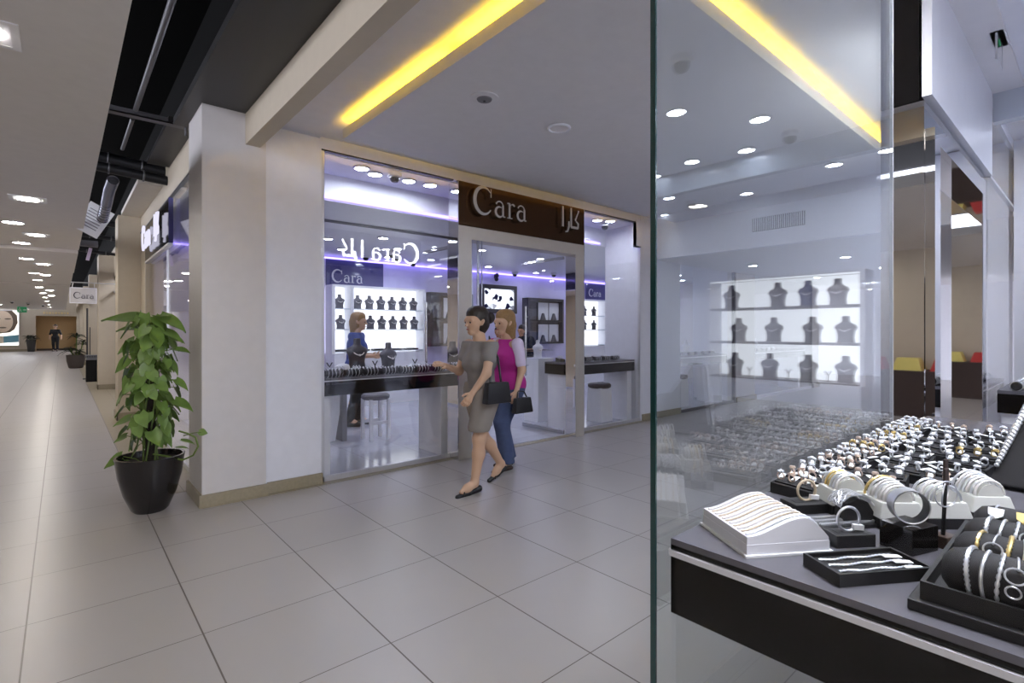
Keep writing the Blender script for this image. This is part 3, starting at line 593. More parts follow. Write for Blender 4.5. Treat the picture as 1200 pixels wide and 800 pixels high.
for k, (y, z, r, lab) in enumerate(((7.55, 3.33, .075, 'upper of two fat black pipes crossing the ceiling slot'), (7.35, 3.18, .055, 'lower of two fat black pipes crossing the ceiling slot'), (10.9, 3.15, .05, 'pipe crossing the slot just beyond the hanging card'), (12.6, 3.15, .035, 'thin pipe crossing the slot above the purple shop sign'), (14.2, 3.05, .03, 'thin pipe crossing the slot near the hanging shop board'))):
    r_ = T('black_pipe', lab, 'pipe', (.6, y, z)); B().tube([(-.45, 0, .06), (.1, 0, .02), (.42, 0, 0)], r, 14).obj('tube', 'duct_black', r_, smooth=True)
    B().ring((.12, 0, .018), r, .012, (1, 0, -.06), 20, 6).ring((-.2, 0, .04), r, .010, (1, 0, -.06), 20, 6).obj('clamp', 'pipe_grey', r_, smooth=True)
fx = T('flexible_duct', 'shiny foil flexible duct hanging in the black ceiling slot', 'duct', (.47, 7.9, 3.10)); b = B(); pts = [(0, 0, .12), (-.02, .3, .06), (-.03, .6, -.04), (-.06, .9, -.22)]
b.tube(pts, .055, 14)
for k in range(22):
    t = k/21*2.99; i = int(t); q = Vector(pts[i]).lerp(Vector(pts[min(i+1, 3)]), t-i); b.ring(q, .057, .007, Vector(pts[min(i+1, 3)])-Vector(pts[i]) if i < 3 else (0, 1, -.5), 16, 5)
b.obj('foil_sleeve', 'foil', fx, smooth=True)
cdm = Matrix.Rotation(.5, 4, 'Y') @ Matrix.Rotation(.25, 4, 'X')
cd_ = T('notice_card', 'white printed card hanging askew in the black ceiling slot', 'card', (.335, 9.2, 2.93)); B().box(-.15, .15, -.006, .006, -.21, .21, cdm).obj('card', 'paper', cd_)
b = B()
for k in range(7): b.box(-.11, .09, -.008, -.0065, .12-.04*k, .13-.04*k, cdm)
b.obj('printed_lines', 'seat_grey', cd_); B().tube([(-.05, 0, .18), (-.1, 0, .6)], .004).obj('wire', 'pipe_grey', cd_)
wf = T('wifi_unit', 'pale junction box and dangling tag in the slot beyond the ceiling step', 'junction box', (.36, 11.6, 2.86)); B().box(-.12, .12, -.06, .06, 0, .10).obj('box', 'pipe_grey', wf, bev=.008)
B().box(0, .05, -.01, .01, -.24, -.02, Matrix.Rotation(.2, 4, 'Y')).obj('tag', 'lilac', wf); B().tube([(-.1, 0, .05), (-.25, 0, .02), (-.3, 0, .2)], .012).obj('cable', 'foil', wf)

# fascia sign on the corridor side of the shop
cs = T('shop_sign', 'black box sign with white lettering projecting over the corridor window', 'shop sign', (.945, 7.95, 2.62))
B().box(-.045, -.005, -1.06, 1.06, -.235, .245).obj('backing_board', 'gloss_black', cs); B().box(-.05, 0, -1.06, 1.06, -.26, -.236).obj('edge_strip', 'alu', cs); B().box(-.045, 0, -1.072, -1.061, -.235, .27).obj('side_cheek', 'purple_panel', cs)
letters(CARA, .32, .02, frame3((-.08, .96, -.10), (0, -1, 0), (0, 0, 1))).obj('latin_lettering', 'sign_lit', cs); letters(ARABIC, .32, .02, frame3((-.08, -.30, -.07), (0, -1, 0), (0, 0, 1))).obj('arabic_lettering', 'sign_lit', cs)
ps = T('shop_sign', 'small lit purple sign over the next shop window down the corridor', 'shop sign', (.94, 12.6, 2.52)); B().box(-.04, 0, -.75, .75, -.13, .14).obj('light_box', 'purple_panel', ps)
letters(CARA, .16, .01, frame3((-.05, .55, -.06), (0, -1, 0), (0, 0, 1))).obj('lettering', 'sign_lit', ps)
hb = T('hanging_sign', 'white hanging board with dark serif shop name on a ceiling rod', 'hanging sign', (.34, 14, 2.13)); B().box(-.215, .215, -.03, .03, -.16, .16).obj('board', 'pillar_white', hb, bev=.004)
b = B().box(-.22, .22, -.034, -.028, .15, .165).box(-.22, .22, -.034, -.028, -.165, -.15).box(-.22, -.205, -.034, -.028, -.15, .15).box(.205, .22, -.034, -.028, -.15, .15); b.obj('rim', 'display_white', hb)
letters(CARA, .125, .006, frame3((-.155, -.031, -.06), (1, 0, 0), (0, 0, 1))).obj('lettering', 'dark_frame', hb); B().tube([(-.2, 0, .27), (.55, 0, .27)], .010).tube([(-.18, 0, .16), (-.16, 0, .27)], .006).tube([(.18, 0, .16), (.18, 0, .27)], .006).obj('hanging_rod', 'alu', hb)
# bin, frame stand
bn = T('litter_bin', 'square black bin with grey top against the third corridor column', 'bin', (.67, 18.35, 0)); B().box(-.17, .17, -.17, .17, 0, .60).obj('body', 'bin_black', bn, bev=.008)
B().box(-.178, .178, -.178, .178, .66, .73).box(-.16, .16, -.16, .16, .60, .66).obj('lid', 'pipe_grey', bn); b = B()
for k in range(9): b.box(-.15+.036*k, -.135+.036*k, -.182, -.178, .668, .72)
b.obj('slots', 'duct_black', bn)
st = T('banner_stand', 'thin dark free-standing frame rising behind the black bin', 'stand', (.66, 19.4, 0)); B().tube([(-.10, 0, 0), (-.10, 0, 2.05)], .022).tube([(-.04, 0, 0), (-.04, 0, 1.5)], .012).tube([(.26, 0, 0), (.26, 0, 1.9)], .012).obj('post', 'tube_black', st); B().box(-.2, .32, -.15, .15, 0, .02).obj('base', 'tube_black', st)
# ---------------------------------------------------------------- potted plants
HEART = (.74, 1.0, .92, .70, .38, .02)
def leaf_mesh(b, p, d, up, L, W, droop=.25, n=5, heart=None):
    d = d.normalized(); s = d.cross(up); s = s.normalized() if s.length > 1e-4 else d.orthogonal().normalized(); nn = s.cross(d)
    prof = heart or (.42, .96, 1., .78, .42, .02); c = []; lft = []; rgt = []
    for i in range(n+1):
        t = i/n; q = p+d*(L*t)-Vector((0, 0, 1))*droop*L*t*t; c.append(q-nn*.03*L); wv = W*prof[i]
        back = d*((-.16 if heart else -.10)*L if i == 0 else 0)
        lft.append(q+s*wv*.5+back+nn*.04*W); rgt.append(q-s*wv*.5+back+nn*.04*W)
    vs = c+lft+rgt; m = n+1; fs = []
    for i in range(n): fs += [(i, i+1, m+i+1, m+i), (i+1, i, 2*m+i, 2*m+i+1)]
    b.add(vs, fs)
random.seed(21)
pot = T('potted_plant', 'tall climbing plant with heart-shaped leaves in a black pot by the white column', 'plant', (.522, 4.90, 0))
B().lathe([(.105, 0), (.125, .02), (.175, .14), (.210, .28), (.226, .40), (.232, .43), (.214, .43), (.205, .38)], n=40).obj('pot', 'pot_black', pot, smooth=True)
B().cyl((0, 0, 0), .207, .36, .385, 28).obj('soil', 'soil', pot); B().tube([(0, 0, .36), (0, .0, .9), (.01, 0, 1.38)], [.034, .032, .028], 12).obj('moss_pole', 'coir', pot, smooth=True)
vb = B(); lb = B(); ld = B()
tip = []
for k in range(135):
    z = .52+.98*(k/135)**.95; a = random.uniform(0, 2*PI); r = random.uniform(.07, .20)*(1.0-.3*abs((z-.95)/.6)); c0 = Vector((.03*math.cos(a), .03*math.sin(a), z-.05)); p = Vector((r*math.cos(a), r*math.sin(a), z+random.uniform(-.02, .05)))
    vb.tube([c0, (c0+p)/2+Vector((0, 0, .04)), p], [.005, .004, .003], 5)
    L = random.uniform(.085, .13); rd = Vector((math.cos(a), math.sin(a), 0)); tn = Vector((-math.sin(a), math.cos(a), 0))
    leaf_mesh(lb, p, rd*random.uniform(.05, .6)+tn*random.uniform(-.55, .55)+Vector((0, 0, -random.uniform(.5, 1.0))), rd+Vector((0, 0, .35)), L, L*.86, random.uniform(.0, .15), 5, HEART)
sx, sy = math.cos(math.radians(41.05)), -math.sin(math.radians(41.05))           # sideways as seen from the shop corner
for (dx, z, dirx, dz, L) in ((-.10, 1.50, -1, .12, .25), (-.04, 1.44, -1, .0, .20), (.08, 1.52, 1, -.45, .21), (.02, 1.50, .25, .1, .17), (.12, 1.40, 1, -.5, .14), (-.13, 1.32, -1, -.6, .13), (.17, 1.35, 1, -.3, .10), (.20, 1.26, 1, -.1, .11), (-.17, 1.18, -1, -.8, .12), (.20, 1.02, 1, -.7, .11), (.19, .86, 1, -.4, .15), (-.16, .72, -1, -.3, .12), (-.19, .58, -1, -.35, .09), (-.23, .42, -1, -.5, .13), (.10, .62, .5, -.8, .12), (-.20, .39, -.6, -.9, .08)):
    p = Vector((sx*dx, sy*dx, z)); leaf_mesh(lb, p, Vector((sx*dirx, sy*dirx-.1, dz)), Vector((.35, -.8, .7)), L*1.08, L*.70, .22, 5, HEART); vb.tube([(0, 0, z-.09), p*.5+Vector((0, 0, z*.5-.02)), p], [.005, .004, .003], 5)
hook = [Vector((sx*q, sy*q-.02, z)) for q, z in ((.02, .44), (.14, .42), (.25, .395), (.33, .43), (.37, .50), (.35, .57), (.29, .60), (.22, .62))]
vb.tube(hook, .007, 7)
vb.tube([Vector((sx*.26, sy*.26, .58)), Vector((sx*.33, sy*.33, .60)), Vector((sx*.40, sy*.40, .61))], .004, 5); leaf_mesh(lb, Vector((sx*.38, sy*.38, .61)), Vector((sx, sy, -.1)), Vector((0, -1, .3)), .07, .06, .1); leaf_mesh(lb, Vector((sx*.24, sy*.24, .55)), Vector((sx, sy, -.15)), Vector((0, -.3, 1)), .11, .05, .2); leaf_mesh(lb, Vector((sx*.2, sy*.2, .49)), Vector((sx, sy, .1)), Vector((0, -.3, 1)), .10, .04, .2)
for k in range(5):
    a = k*1.3; vb.tube([(.05*math.cos(a), .05*math.sin(a), .37), (.05*math.cos(a+1), .05*math.sin(a+1), .7), (.045*math.cos(a+2), .045*math.sin(a+2), 1.05), (.04*math.cos(a+3), .04*math.sin(a+3), 1.4)], .006, 6)
vb.obj('vine', 'vine', pot, smooth=True); lb.obj('foliage', 'leaf', pot, smooth=True)
def dracaena(name, lab, loc, s, hh, crowns, square=False):
    r = T(name, lab, 'plant', loc)
    if square: B().taper((0, 0), .13*s, .13*s, .19*s, .19*s, 0, .62*s).obj('pot', 'pot_black', r)
    else: B().lathe([(.17*s, 0), (.2*s, .03*s), (.25*s, .25*s), (.265*s, .46*s), (.24*s, .46*s), (.235*s, .40*s)], n=28).obj('pot', 'pot_grey', r, smooth=True)
    zt = .6*s if square else .42*s; B().cyl((0, 0, 0), (.17 if square else .235)*s, zt-.04*s, zt, 20).obj('soil', 'soil', r); b = B(); l = B()
    for (dx, dy, z) in crowns:
        b.tube([(dx*.3, dy*.3, zt), (dx*.8, dy*.8, (zt+z)/2), (dx, dy, z)], .018*s, 7)
        for k in range(26):
            a = random.uniform(0, 2*PI); d = Vector((math.cos(a), math.sin(a), random.uniform(-.1, 1.3))); leaf_mesh(l, Vector((dx, dy, z+random.uniform(-.12, .02)*s)), d, Vector((0, 0, 1)), hh*random.uniform(.7, 1.1), .05*s, .55)
    b.obj('stem', 'vine', r, smooth=True); l.obj('foliage', 'leaf_dark', r, smooth=True)
dracaena('potted_plant', 'dark spiky plant in a round grey pot beside the black bin', (.40, 25.3, 0), 1.08, .36, ((.02, 0, 1.25), (.2, .05, .98), (-.15, -.05, .75), (.1, -.1, .62)))
dracaena('potted_plant', 'small dark plant in a tapered square pot below the end wall poster', (-1.53, 47, 0), 1.3, .42, ((0, 0, 1.05), (.15, 0, .98), (-.15, 0, 1.0)), True)
dracaena('potted_plant', 'dark plant in a square pot across the corridor, seen only in mirrors', (-3.9, 4.4, 0), 1.2, .40, ((0, 0, 1.3), (.2, 0, 1.0), (-.2, .1, 1.1)), True)
# poster at the corridor end
po = T('wall_poster', 'large bright portrait poster on the corridor end wall', 'poster', (-3.0, 47.99, 1.58)); B().box(-.9, .86, -.05, 0, -1.2, 1.2).obj('frame', 'alu', po); B().box(-.86, .82, -.056, -.05, -1.16, 1.16).obj('backing', 'poster_light', po)
Xr = Matrix.Rotation(PI/2, 4, 'X')
B().prism([(-.86, .2), (-.7, 1.16), (.5, 1.16), (.74, .85), (.78, .35), (.62, -.1), (.4, -.3), (-.86, -.5)], .056, .058, Xr).obj('hair_area', 'poster_hair', po)
B().prism([(x*.50+.05, z*.72+.42) for x, z in arc(0, 0, 1, 1, 0, 350, 24)], .058, .060, Xr).obj('face_area', 'poster_skin', po)
B().prism(arc(.30, .60, .16, .045, 0, 340, 12), .060, .061, Xr).prism(arc(-.18, .60, .14, .045, 0, 340, 12), .060, .061, Xr).prism(arc(.06, .02, .18, .05, 0, 340, 12), .060, .061, Xr).obj('features', 'poster_hair', po)
B().prism([(.1, -.55), (.82, -.45), (.82, -.95), (.1, -1.0)], .0585, .060, Xr).obj('blue_area', 'poster_blue', po); B().prism([(-.6, -.5), (.1, -.55), (.1, -1.0), (-.5, -1.1)], .0585, .060, Xr).obj('pale_area', 'poster_pale', po)
# brass lettering over the shutter at the end
wl = T('wall_lettering', 'faint golden lettering on the wall above the far recess', 'lettering', (-.3, 47.9, 2.62)); b = B()
for k in range(9): b.ring((-.62+.155*k, -.03, 0), .05, .014, (0, 1, 0), 12, 5) if k % 2 else b.box(-.65+.155*k, -.58+.155*k, -.04, -.02, -.06, .06)
b.obj('letters', 'gold', wl)
# ---------------------------------------------------------------- shop across the corridor (seen in mirrors)
xs = T('fruit_stall', 'low stall with red and yellow boxes across the corridor, seen in the mirror cladding', 'stall', (-4.2, 2.4, 0)); B().box(-.3, .3, -1., 1., 0, .75).obj('counter', 'seat_brown', xs)
for k in range(4): B().taper((0, -.75+.5*k), .2, .2, .14, .14, .75, .95).obj('box', 'yellow_box' if k % 2 else 'red_box', xs)
for k, y in enumerate((-3.5, 0.2, 4.6, 9)):
    g_ = struct(B().box(-4.6, -4.57, y-1.2, y+1.2, 0, 2.3).obj('window_%d' % (20+k), 'dark_frame')); B().box(-4.57, -4.56, y-1.1, y+1.1, .1, 2.2).obj('pane', 'gloss_brown', g_)

# ================================================================== PEOPLE
J1 = dict(pelvis=(0, 0, .83), chest=(.02, 0, 1.12), neck=(.03, 0, 1.32), head=(.065, 0, 1.455), shL=(.03, .165, 1.255), shR=(.02, -.165, 1.255),
          elL=(.13, .235, 1.03), wrL=(.25, .20, .87), elR=(.10, -.21, 1.02), wrR=(.30, -.13, 1.08), hdL=(.6, -.1, -.8), hdR=(.9, .15, .3),
          hiL=(0, .085, .80), hiR=(0, -.085, .80), knL=(.10, .09, .45), anL=(.15, .09, .075), toL=(.29, .10, .03), knR=(-.07, -.09, .44), anR=(-.30, -.09, .13), toR=(-.20, -.09, .035))
def hang(r, P, D, top, bottom, skirt, sleeve, shrt): pass
w1, P, D = person('person', 'woman in grey top and short grey skirt walking with dark bun and black shoulder bag', (2.83, 3.66, .012), PI, J1, 'skin', 1.0, .0085)
f = D['f']; sd = D['sd']; hd = P['head']
sdf_mesh(fat(D['body'], .014)+fat([c for i, c in enumerate(D['arms']) if i % 3 < 1], .013)+[(c[0], c[1]+.013, V3(c[0]).lerp(V3(c[2]), .45), c[1]+.012) for i, c in enumerate(D['arms']) if i % 3 == 1], .010, clip=[(0, 0, 1, 1.295), (0, 0, -1, -.88)]).obj('top', 'cloth_grey', w1, smooth=True)
sdf_mesh([(P['pelvis']+V3((0, .05, .06)), .125, P['pelvis']+V3((0, -.05, .06)), .125), (P['hiL']+V3((0, 0, .02)), .118, P['knL']+V3((0, 0, .1)), .098), (P['hiR']+V3((0, 0, .02)), .118, P['knR']+V3((0, 0, .1)), .098)], .010, .05, clip=[(0, 0, 1, .93), (0, 0, -1, -.52)]).obj('skirt', 'cloth_greige', w1, smooth=True)
sdf_mesh([(hd-f*.02+V3((0, 0, .05)), .098, hd-f*.035+V3((0, 0, .0)), .092), (hd-f*.095+V3((0, 0, .055)), .045, hd-f*.145+V3((0, 0, .05)), .056, .012), (hd+f*.03+V3((0, 0, .085)), .06, hd-f*.05+V3((0, 0, .08)), .07), (hd-f*.06-V3((0, 0, .02)), .06, hd-f*.05-V3((0, 0, .09)), .035)], .008, .03).obj('hair', 'hair_dark', w1, smooth=True)
for q in 'LR':
    a, t = P['an'+q], P['to'+q]; d = (t-a); d.z = d.z*.0+(.0 if q == 'L' else 0); b = B(); hl = V3((a.x-.055, a.y, a.z-.062)) if q == 'L' else V3((a.x-.045, a.y-.0, a.z-.045)); tp = V3((t.x+.045, t.y, t.z-.035))
    b2 = sdf_mesh([(hl, .022, hl.lerp(tp, .5), .022), (hl.lerp(tp, .5), .024, tp, .020)] + ([(hl+V3((0, 0, .012)), .024, hl+V3((.03, 0, .006)), .022)] if q == 'L' else []), .006, .012); b2.obj('sandal', 'leather_black', w1, smooth=True)
    b.tube([t+V3((.0, .035, -.02)), t+V3((-.03, .0, .028)), t+V3((0, -.035, -.02))], .006, 6).obj('strap', 'leather_black', w1, smooth=True)
B().taper((.01, .225), .135, .042, .115, .030, .765, .945).obj('shoulder_bag', 'leather_black', w1, smooth=True, bev=.014)
B().tube([(-.05, .21, .92), (-.03, .19, 1.15), (.02, .13, 1.335), (.06, .18, 1.15), (.07, .21, .92)], .010, 8).obj('bag_strap', 'leather_black', w1, smooth=True)

J2 = dict(J1); J2.update(pelvis=(0, 0, .85), elL=(.02, .22, 1.0), wrL=(.10, .23, .80), elR=(.0, -.22, 1.0), wrR=(.08, -.24, .78), hdL=(.3, 0, -1), hdR=(.3, 0, -1),
          knL=(.17, .09, .47), anL=(.10, .09, .09), toL=(.24, .10, .035), knR=(.03, -.09, .45), anR=(-.08, -.09, .08), toR=(.06, -.09, .03))
w2, P, D = person('person', 'woman in bright magenta top and blue jeans walking behind the grey-skirted woman', (3.46, 4.02, .012), PI, J2, 'skin', 1.0, .0085)
f = D['f']; hd = P['head']
sdf_mesh(fat(D['body'], .026), .010, .05, clip=[(0, 0, 1, 1.30), (0, 0, -1, -.76)]).obj('top', 'magenta', w2, smooth=True)
for q in 'LR': sdf_mesh([(P['sh'+q], .062, P['sh'+q].lerp(P['el'+q], .75), .052)], .009).obj('sleeve', 'lilac', w2, smooth=True)
sdf_mesh([(P['pelvis']+V3((0, .05, -.02)), .120, P['pelvis']-V3((0, .05, .02)), .120)]+[c for q in 'LR' for c in ((P['hi'+q], .108, P['kn'+q], .076), (P['kn'+q], .078, P['an'+q]+V3((0, 0, -.02)), .075))], .010, .03, clip=[(0, 0, 1, .90), (0, 0, -1, -.065)]).obj('jeans', 'denim', w2, smooth=True)
sdf_mesh([(hd-f*.02+V3((0, 0, .05)), .100, hd-f*.03+V3((0, 0, .0)), .095), (hd-f*.05-V3((0, 0, .02)), .085, hd-f*.075-V3((0, 0, .17)), .06), (hd+f*.03+V3((0, 0, .085)), .06, hd-f*.05+V3((0, 0, .08)), .07)], .008, .03).obj('hair', 'hair_blond', w2, smooth=True)
for q in 'LR':
    t = P['to'+q]; a = P['an'+q]; hl = V3((a.x-.05, a.y, .012)); tp = V3((t.x+.05, t.y, .008)); sdf_mesh([(hl, .022, tp, .02)], .006).obj('sandal', 'leather_brown', w2, smooth=True); b = B()
    for k in range(3):
        c = a.lerp(t, .35+.3*k); b.tube([V3((c.x, c.y+.042, .02)), V3((c.x+.01, c.y, c.z+.036)), V3((c.x, c.y-.042, .02))], .007, 6)
    b.tube([V3((a.x-.04, a.y+.03, .05)), V3((a.x-.055, a.y, .10)), V3((a.x-.04, a.y-.03, .05))], .007, 6).obj('strap', 'leather_brown', w2, smooth=True)
B().taper((.06, .27), .115, .038, .095, .026, .585, .735).obj('handbag', 'leather_black', w2, smooth=True, bev=.012)
B().tube([(.0, .27, .73), (.03, .26, .79), (.10, .25, .80), (.13, .27, .73)], .008, 8).obj('bag_handle', 'leather_black', w2, smooth=True)

J3 = dict(J1); J3.update(head=(.03, 0, 1.46), elL=(.02, .27, 1.0), wrL=(.14, .30, .80), elR=(-.02, -.25, 1.0), wrR=(.04, -.27, .78), hdL=(.3, 0, -1), hdR=(.2, 0, -1), knL=(.06, .10, .45), anL=(.02, .10, .08), toL=(.16, .11, .03), knR=(.04, -.09, .45), anR=(-.05, -.09, .08), toR=(.08, -.10, .03))
def simple_clothes(r, P, D, topm, botm, hairm, s=1., long=False, bottom=True):
    f = D['f']; hd = P['head']
    sdf_mesh(fat(D['body'], .016*s)+[(c[0], c[1]+.014*s, c[2], c[3]+.014*s) for i, c in enumerate(D['arms']) if i % 3 < 2], .012, clip=[(0, 0, 1, 1.31*s), (0, 0, -1, -.80*s)]).obj('shirt', topm, r, smooth=True)
    if bottom: sdf_mesh([(P['pelvis']+V3((0, .05, -.02)), .120*s, P['pelvis']-V3((0, .05, .02)), .120*s)]+[c for q in 'LR' for c in ((P['hi'+q], .104*s, P['kn'+q], .072*s), (P['kn'+q], .072*s, P['an'+q], .06*s))], .012, .03, clip=[(0, 0, 1, .92*s), (0, 0, -1, -.06*s)]).obj('trousers', botm, r, smooth=True)
    c = [(hd-f*.018*s+V3((0, 0, .05))*s, .099*s, hd-f*.032*s, .093*s), (hd+f*.03*s+V3((0, 0, .085))*s, .058*s, hd-f*.05*s+V3((0, 0, .08))*s, .068*s)]
    if long: c.append((hd-f*.06*s, .08*s, hd-f*.07*s-V3((0, 0, .16))*s, .055*s))
    sdf_mesh(c, .01, .03).obj('hair', hairm, r, smooth=True)
    for q in 'LR':
        if bottom: a, t = P['an'+q], P['to'+q]; sdf_mesh([(V3((a.x-.04*s, a.y, .035*s)), .042*s, V3((t.x, t.y, .03*s)), .038*s)], .01).obj('shoe', 'leather_black', r, smooth=True)
p3, P, D = person('person', 'distant figure in black standing before the tan recess at the corridor end', (-.32, 46.6, .01), -PI/2-.2, J3, 'skin', 1.13, .012, False); simple_clothes(p3, P, D, 'black_cloth', 'black_cloth', 'hair_dark', 1.13)
J4 = dict(J3); J4.update(wrL=(.26, .16, .98), wrR=(.26, -.14, .98), elL=(.06, .22, .98), elR=(.06, -.22, .98), hdL=(1, -.3, 0), hdR=(1, .3, 0), head=(.06, 0, 1.45))
p4, P, D = person('person', 'fair-haired shop assistant in a blue shirt standing behind the window counter', (3.25, 7.25, .012), -PI/2+.9, J4, 'skin', 1.04, .010, True); simple_clothes(p4, P, D, 'blue_cloth', 'black_cloth', 'hair_blond', 1.04, True)
p5, P, D = person('person', 'dark-haired assistant in black leaning over the showcase in the shop doorway', (7.62, 8.15, .012), PI, dict(J4, chest=(.10, 0, 1.08), neck=(.17, 0, 1.26), head=(.23, 0, 1.37), shL=(.13, .165, 1.20), shR=(.13, -.165, 1.20)), 'skin_tan', 1.0, .010, False); simple_clothes(p5, P, D, 'black_cloth', 'black_cloth', 'hair_dark')
p6, P, D = person('person', 'small dark-haired figure in a pink top behind the glass showcase', (7.25, 8.75, .012), PI+.5, J4, 'skin_tan', .93, .010, True); simple_clothes(p6, P, D, 'magenta', 'black_cloth', 'hair_dark', .93)

# ================================================================== FAR SHOP INTERIOR
ZC = .95
def counter(label, x0, x1, v0, v1, sgn, panels, group=None, name='display_counter', zt=ZC):
    r = T(name, label, 'counter', ((x0+x1)/2, (v0+v1)/2, 0), 0, group); hx, hy = (x1-x0)/2, (v1-v0)/2
    B().box(-hx, hx, -hy, hy, zt-.025, zt).obj('top', 'table_grey', r); B().box(-hx, hx, -hy, hy, zt-.17, zt-.025).obj('fascia', 'gloss_brown', r)
    e = -hy if sgn < 0 else hy; B().box(-hx, hx, min(e, e+sgn*.004), max(e, e+sgn*.004), zt-.034, zt-.024).obj('edge_trim', 'alu', r)
    for (a, b_) in panels: B().box(a-(x0+x1)/2, b_-(x0+x1)/2, -hy+.05, hy-.02, 0.006, zt-.17).obj('support_panel', 'display_white', r)
    return r
counter('black-fronted display counter filling the left shop window', 1.86, 3.33, 4.83, 5.38, -1, [(3.20, 3.32), (1.88, 1.94)])
counter('black-fronted display counter inside the right shop window beside the white partition', 5.30, 6.74, 4.83, 5.36, -1, [(5.34, 5.42), (6.62, 6.73)])
counter('display counter in the window past the lobby bulkhead, nearer one', 8.0, 9.8, 4.86, 5.4, -1, [(8.05, 8.15), (9.6, 9.7)])
counter('display counter in the last window along the passage', 10.85, 13.8, 4.86, 5.4, -1, [(10.9, 11.0), (13.5, 13.6)])
counter('display counter by the white partition at the right edge, crowded with small jewellery', 5.34, 6.68, .0, .54, 1, [(5.4, 5.5), (6.5, 6.6)])
def stool(label, loc, legs, m, h=.58):
    r = T('stool', label, 'stool', loc)
    B().lathe([(.15, h-.07), (.175, h-.055), (.18, h-.02), (.16, h), (.001, h)], n=28).obj('seat', m, r, smooth=True)
    if legs:
        for q in ((-1, -1), (1, -1), (1, 1), (-1, 1)): B().taper((q[0]*.12, q[1]*.12), .02, .02, .018, .018, 0, h-.06).obj('leg', 'display_white', r)
        B().box(-.12, .12, -.135, -.11, .2, .24).box(-.12, .12, .11, .135, .2, .24).obj('stretcher', 'display_white', r)
    else: B().taper((0, 0), .145, .145, .13, .13, 0, h-.06).obj('base', 'display_white', r, bev=.01)
    return r
stool('white four-legged stool with round grey seat seen under the left window counter', (3.06, 6.2, .006), True, 'seat_grey')
stool('boxy white stool with round brown seat under the right window counter', (6.28, 5.15, .006), False, 'seat_brown')
stool('boxy white stool with round brown seat in the window past the bulkhead', (8.6, 5.2, .006), False, 'seat_brown')
dk = T('desk', 'white desk with slanted end panel deep in the left shop window', 'desk', (2.3, 6.5, .006)); B().box(-.45, .42, -.25, .25, .70, .74).obj('top', 'display_white', dk); B().prism([(-.16, 0), (.0, 0), (.12, .70), (-.2, .70)], -.02, .02, frame3((.30, -.1, 0), (1, 0, 0), (0, 0, 1))).obj('end_panel', 'display_white', dk); B().box(.36, .42, -.2, .2, 0, .70).obj('leg', 'seat_grey', dk)
# wall shelving with necklace busts
def bust_proto(name, m, s=1., holder=False):
    o = T(name, 'x', 'display bust', (0, 0, -5)); b = B()
    prof = [(.085, 0), (.08, .02), (.075, .06), (.085, .12), (.105, .155), (.09, .185), (.05, .205), (.036, .225), (.036, .265), (.030, .275), (.001, .277)]
    b.lathe([(r*s, z*s) for r, z in prof], n=20, sy=.55).obj('torso', m, o, smooth=True)
    B().ring((0, -.03*s, .165*s), .055*s, .005*s, (0, -.75, .55), 24, 6).ball((0, -.062*s, .12*s), .011*s, 8).obj('necklace', 'pearl', o, smooth=True)
    return o
def lay(proto, spots, lab, group, used, rz=0.):
    for k, p in enumerate(spots):
        l = lab.replace('#', ORD[min(k, 19)])
        if not used[0]: used[0] = True; o = proto; o.location = p; o.rotation_euler.z = rz; o['label'] = l; o['group'] = group
        else: dup(proto, p, rz, l, group)
def shelving(label, x0, x1, cols, v=9.49, zs=(1.02, 1.43, 1.81), ztop=2.21):
    r = T('wall_shelving', label, 'shelving', ((x0+x1)/2, v, 0)); c = (x0+x1)/2
    B().box(x0-c, x1-c, -.42, 0, .006, .98).obj('base_cabinet', 'display_white', r)
    B().box(x0-c, x1-c, -.03, -.0, .98, ztop).obj('lit_back_panel', 'shelf_lamp', r)
    b = B()
    for q in cols: b.box(q-c-.03, q-c+.03, -.34, -.03, .98, ztop)
    b.box(x0-c, x1-c, -.34, -.03, ztop, ztop+.03).obj('frame', 'display_white', r)
    for z in zs: B().box(x0-c, x1-c, -.33, -.03, z-.018, z-.002).obj('shelf', 'shelf_glass', r)
    return r
shelving('bright backlit wall shelving of necklace busts behind the left window', 3.68, 5.62, (3.70, 4.055, 5.60)); shelving('backlit wall shelving below the small purple panel in the right window', 10.4, 12.6, (10.42, 11.5, 12.58))
bp = bust_proto('necklace_bust', 'grey_bust', .95); ub = [False]
R1 = [3.87, 4.22, 4.46, 4.70, 4.94, 5.18, 5.42]
lay(bp, [(x, 9.30, 1.81) for x in R1], 'small grey necklace bust on the top lit shelf behind the left window, # along', 'busts on the top back shelf', ub)
lay(bp, [(x+.02, 9.30, 1.43) for x in R1], 'small grey necklace bust on the middle lit shelf behind the left window, # along', 'busts on the middle back shelf', ub)
lay(bp, [(x, 9.30, z) for z in (1.81, 1.43) for x in (10.7, 11.1, 11.8, 12.2)], 'necklace bust on the lit shelving seen through the right window, # from the top left', 'busts on the right shelving', ub)
def tray_proto(name, m):
    o = T(name, 'x', 'jewellery tray', (0, 0, -5)); b = B().box(-.13, .13, -.08, .08, 0, .02); b.box(-.13, .13, -.08, -.07, .02, .03).box(-.13, .13, .07, .08, .02, .03); b.obj('tray', m, o); c = B()
    for k in range(5):
        for q in range(2): c.ring((-.1+.05*k, -.03+.06*q, .032), .012, .004, (1, .2, 0), 10, 5)
    c.obj('ring_rows', 'silver', o, smooth=True); return o
tp = tray_proto('ring_tray', 'suede_black'); ut = [False]
lay(tp, [(x, 9.28, 1.02) for x in (3.88, 4.3, 4.65, 5.0, 5.35)], 'black ring tray on the bottom lit shelf behind the left window, # along', 'trays on the bottom back shelf', ut)
pn = T('name_panel', 'purple mirrored panel with silver shop name above the lit shelving', 'panel', (4.26, 9.49, 2.47)); B().box(-.57, .57, -.04, 0, -.25, .28).obj('panel', 'purple_panel', pn)
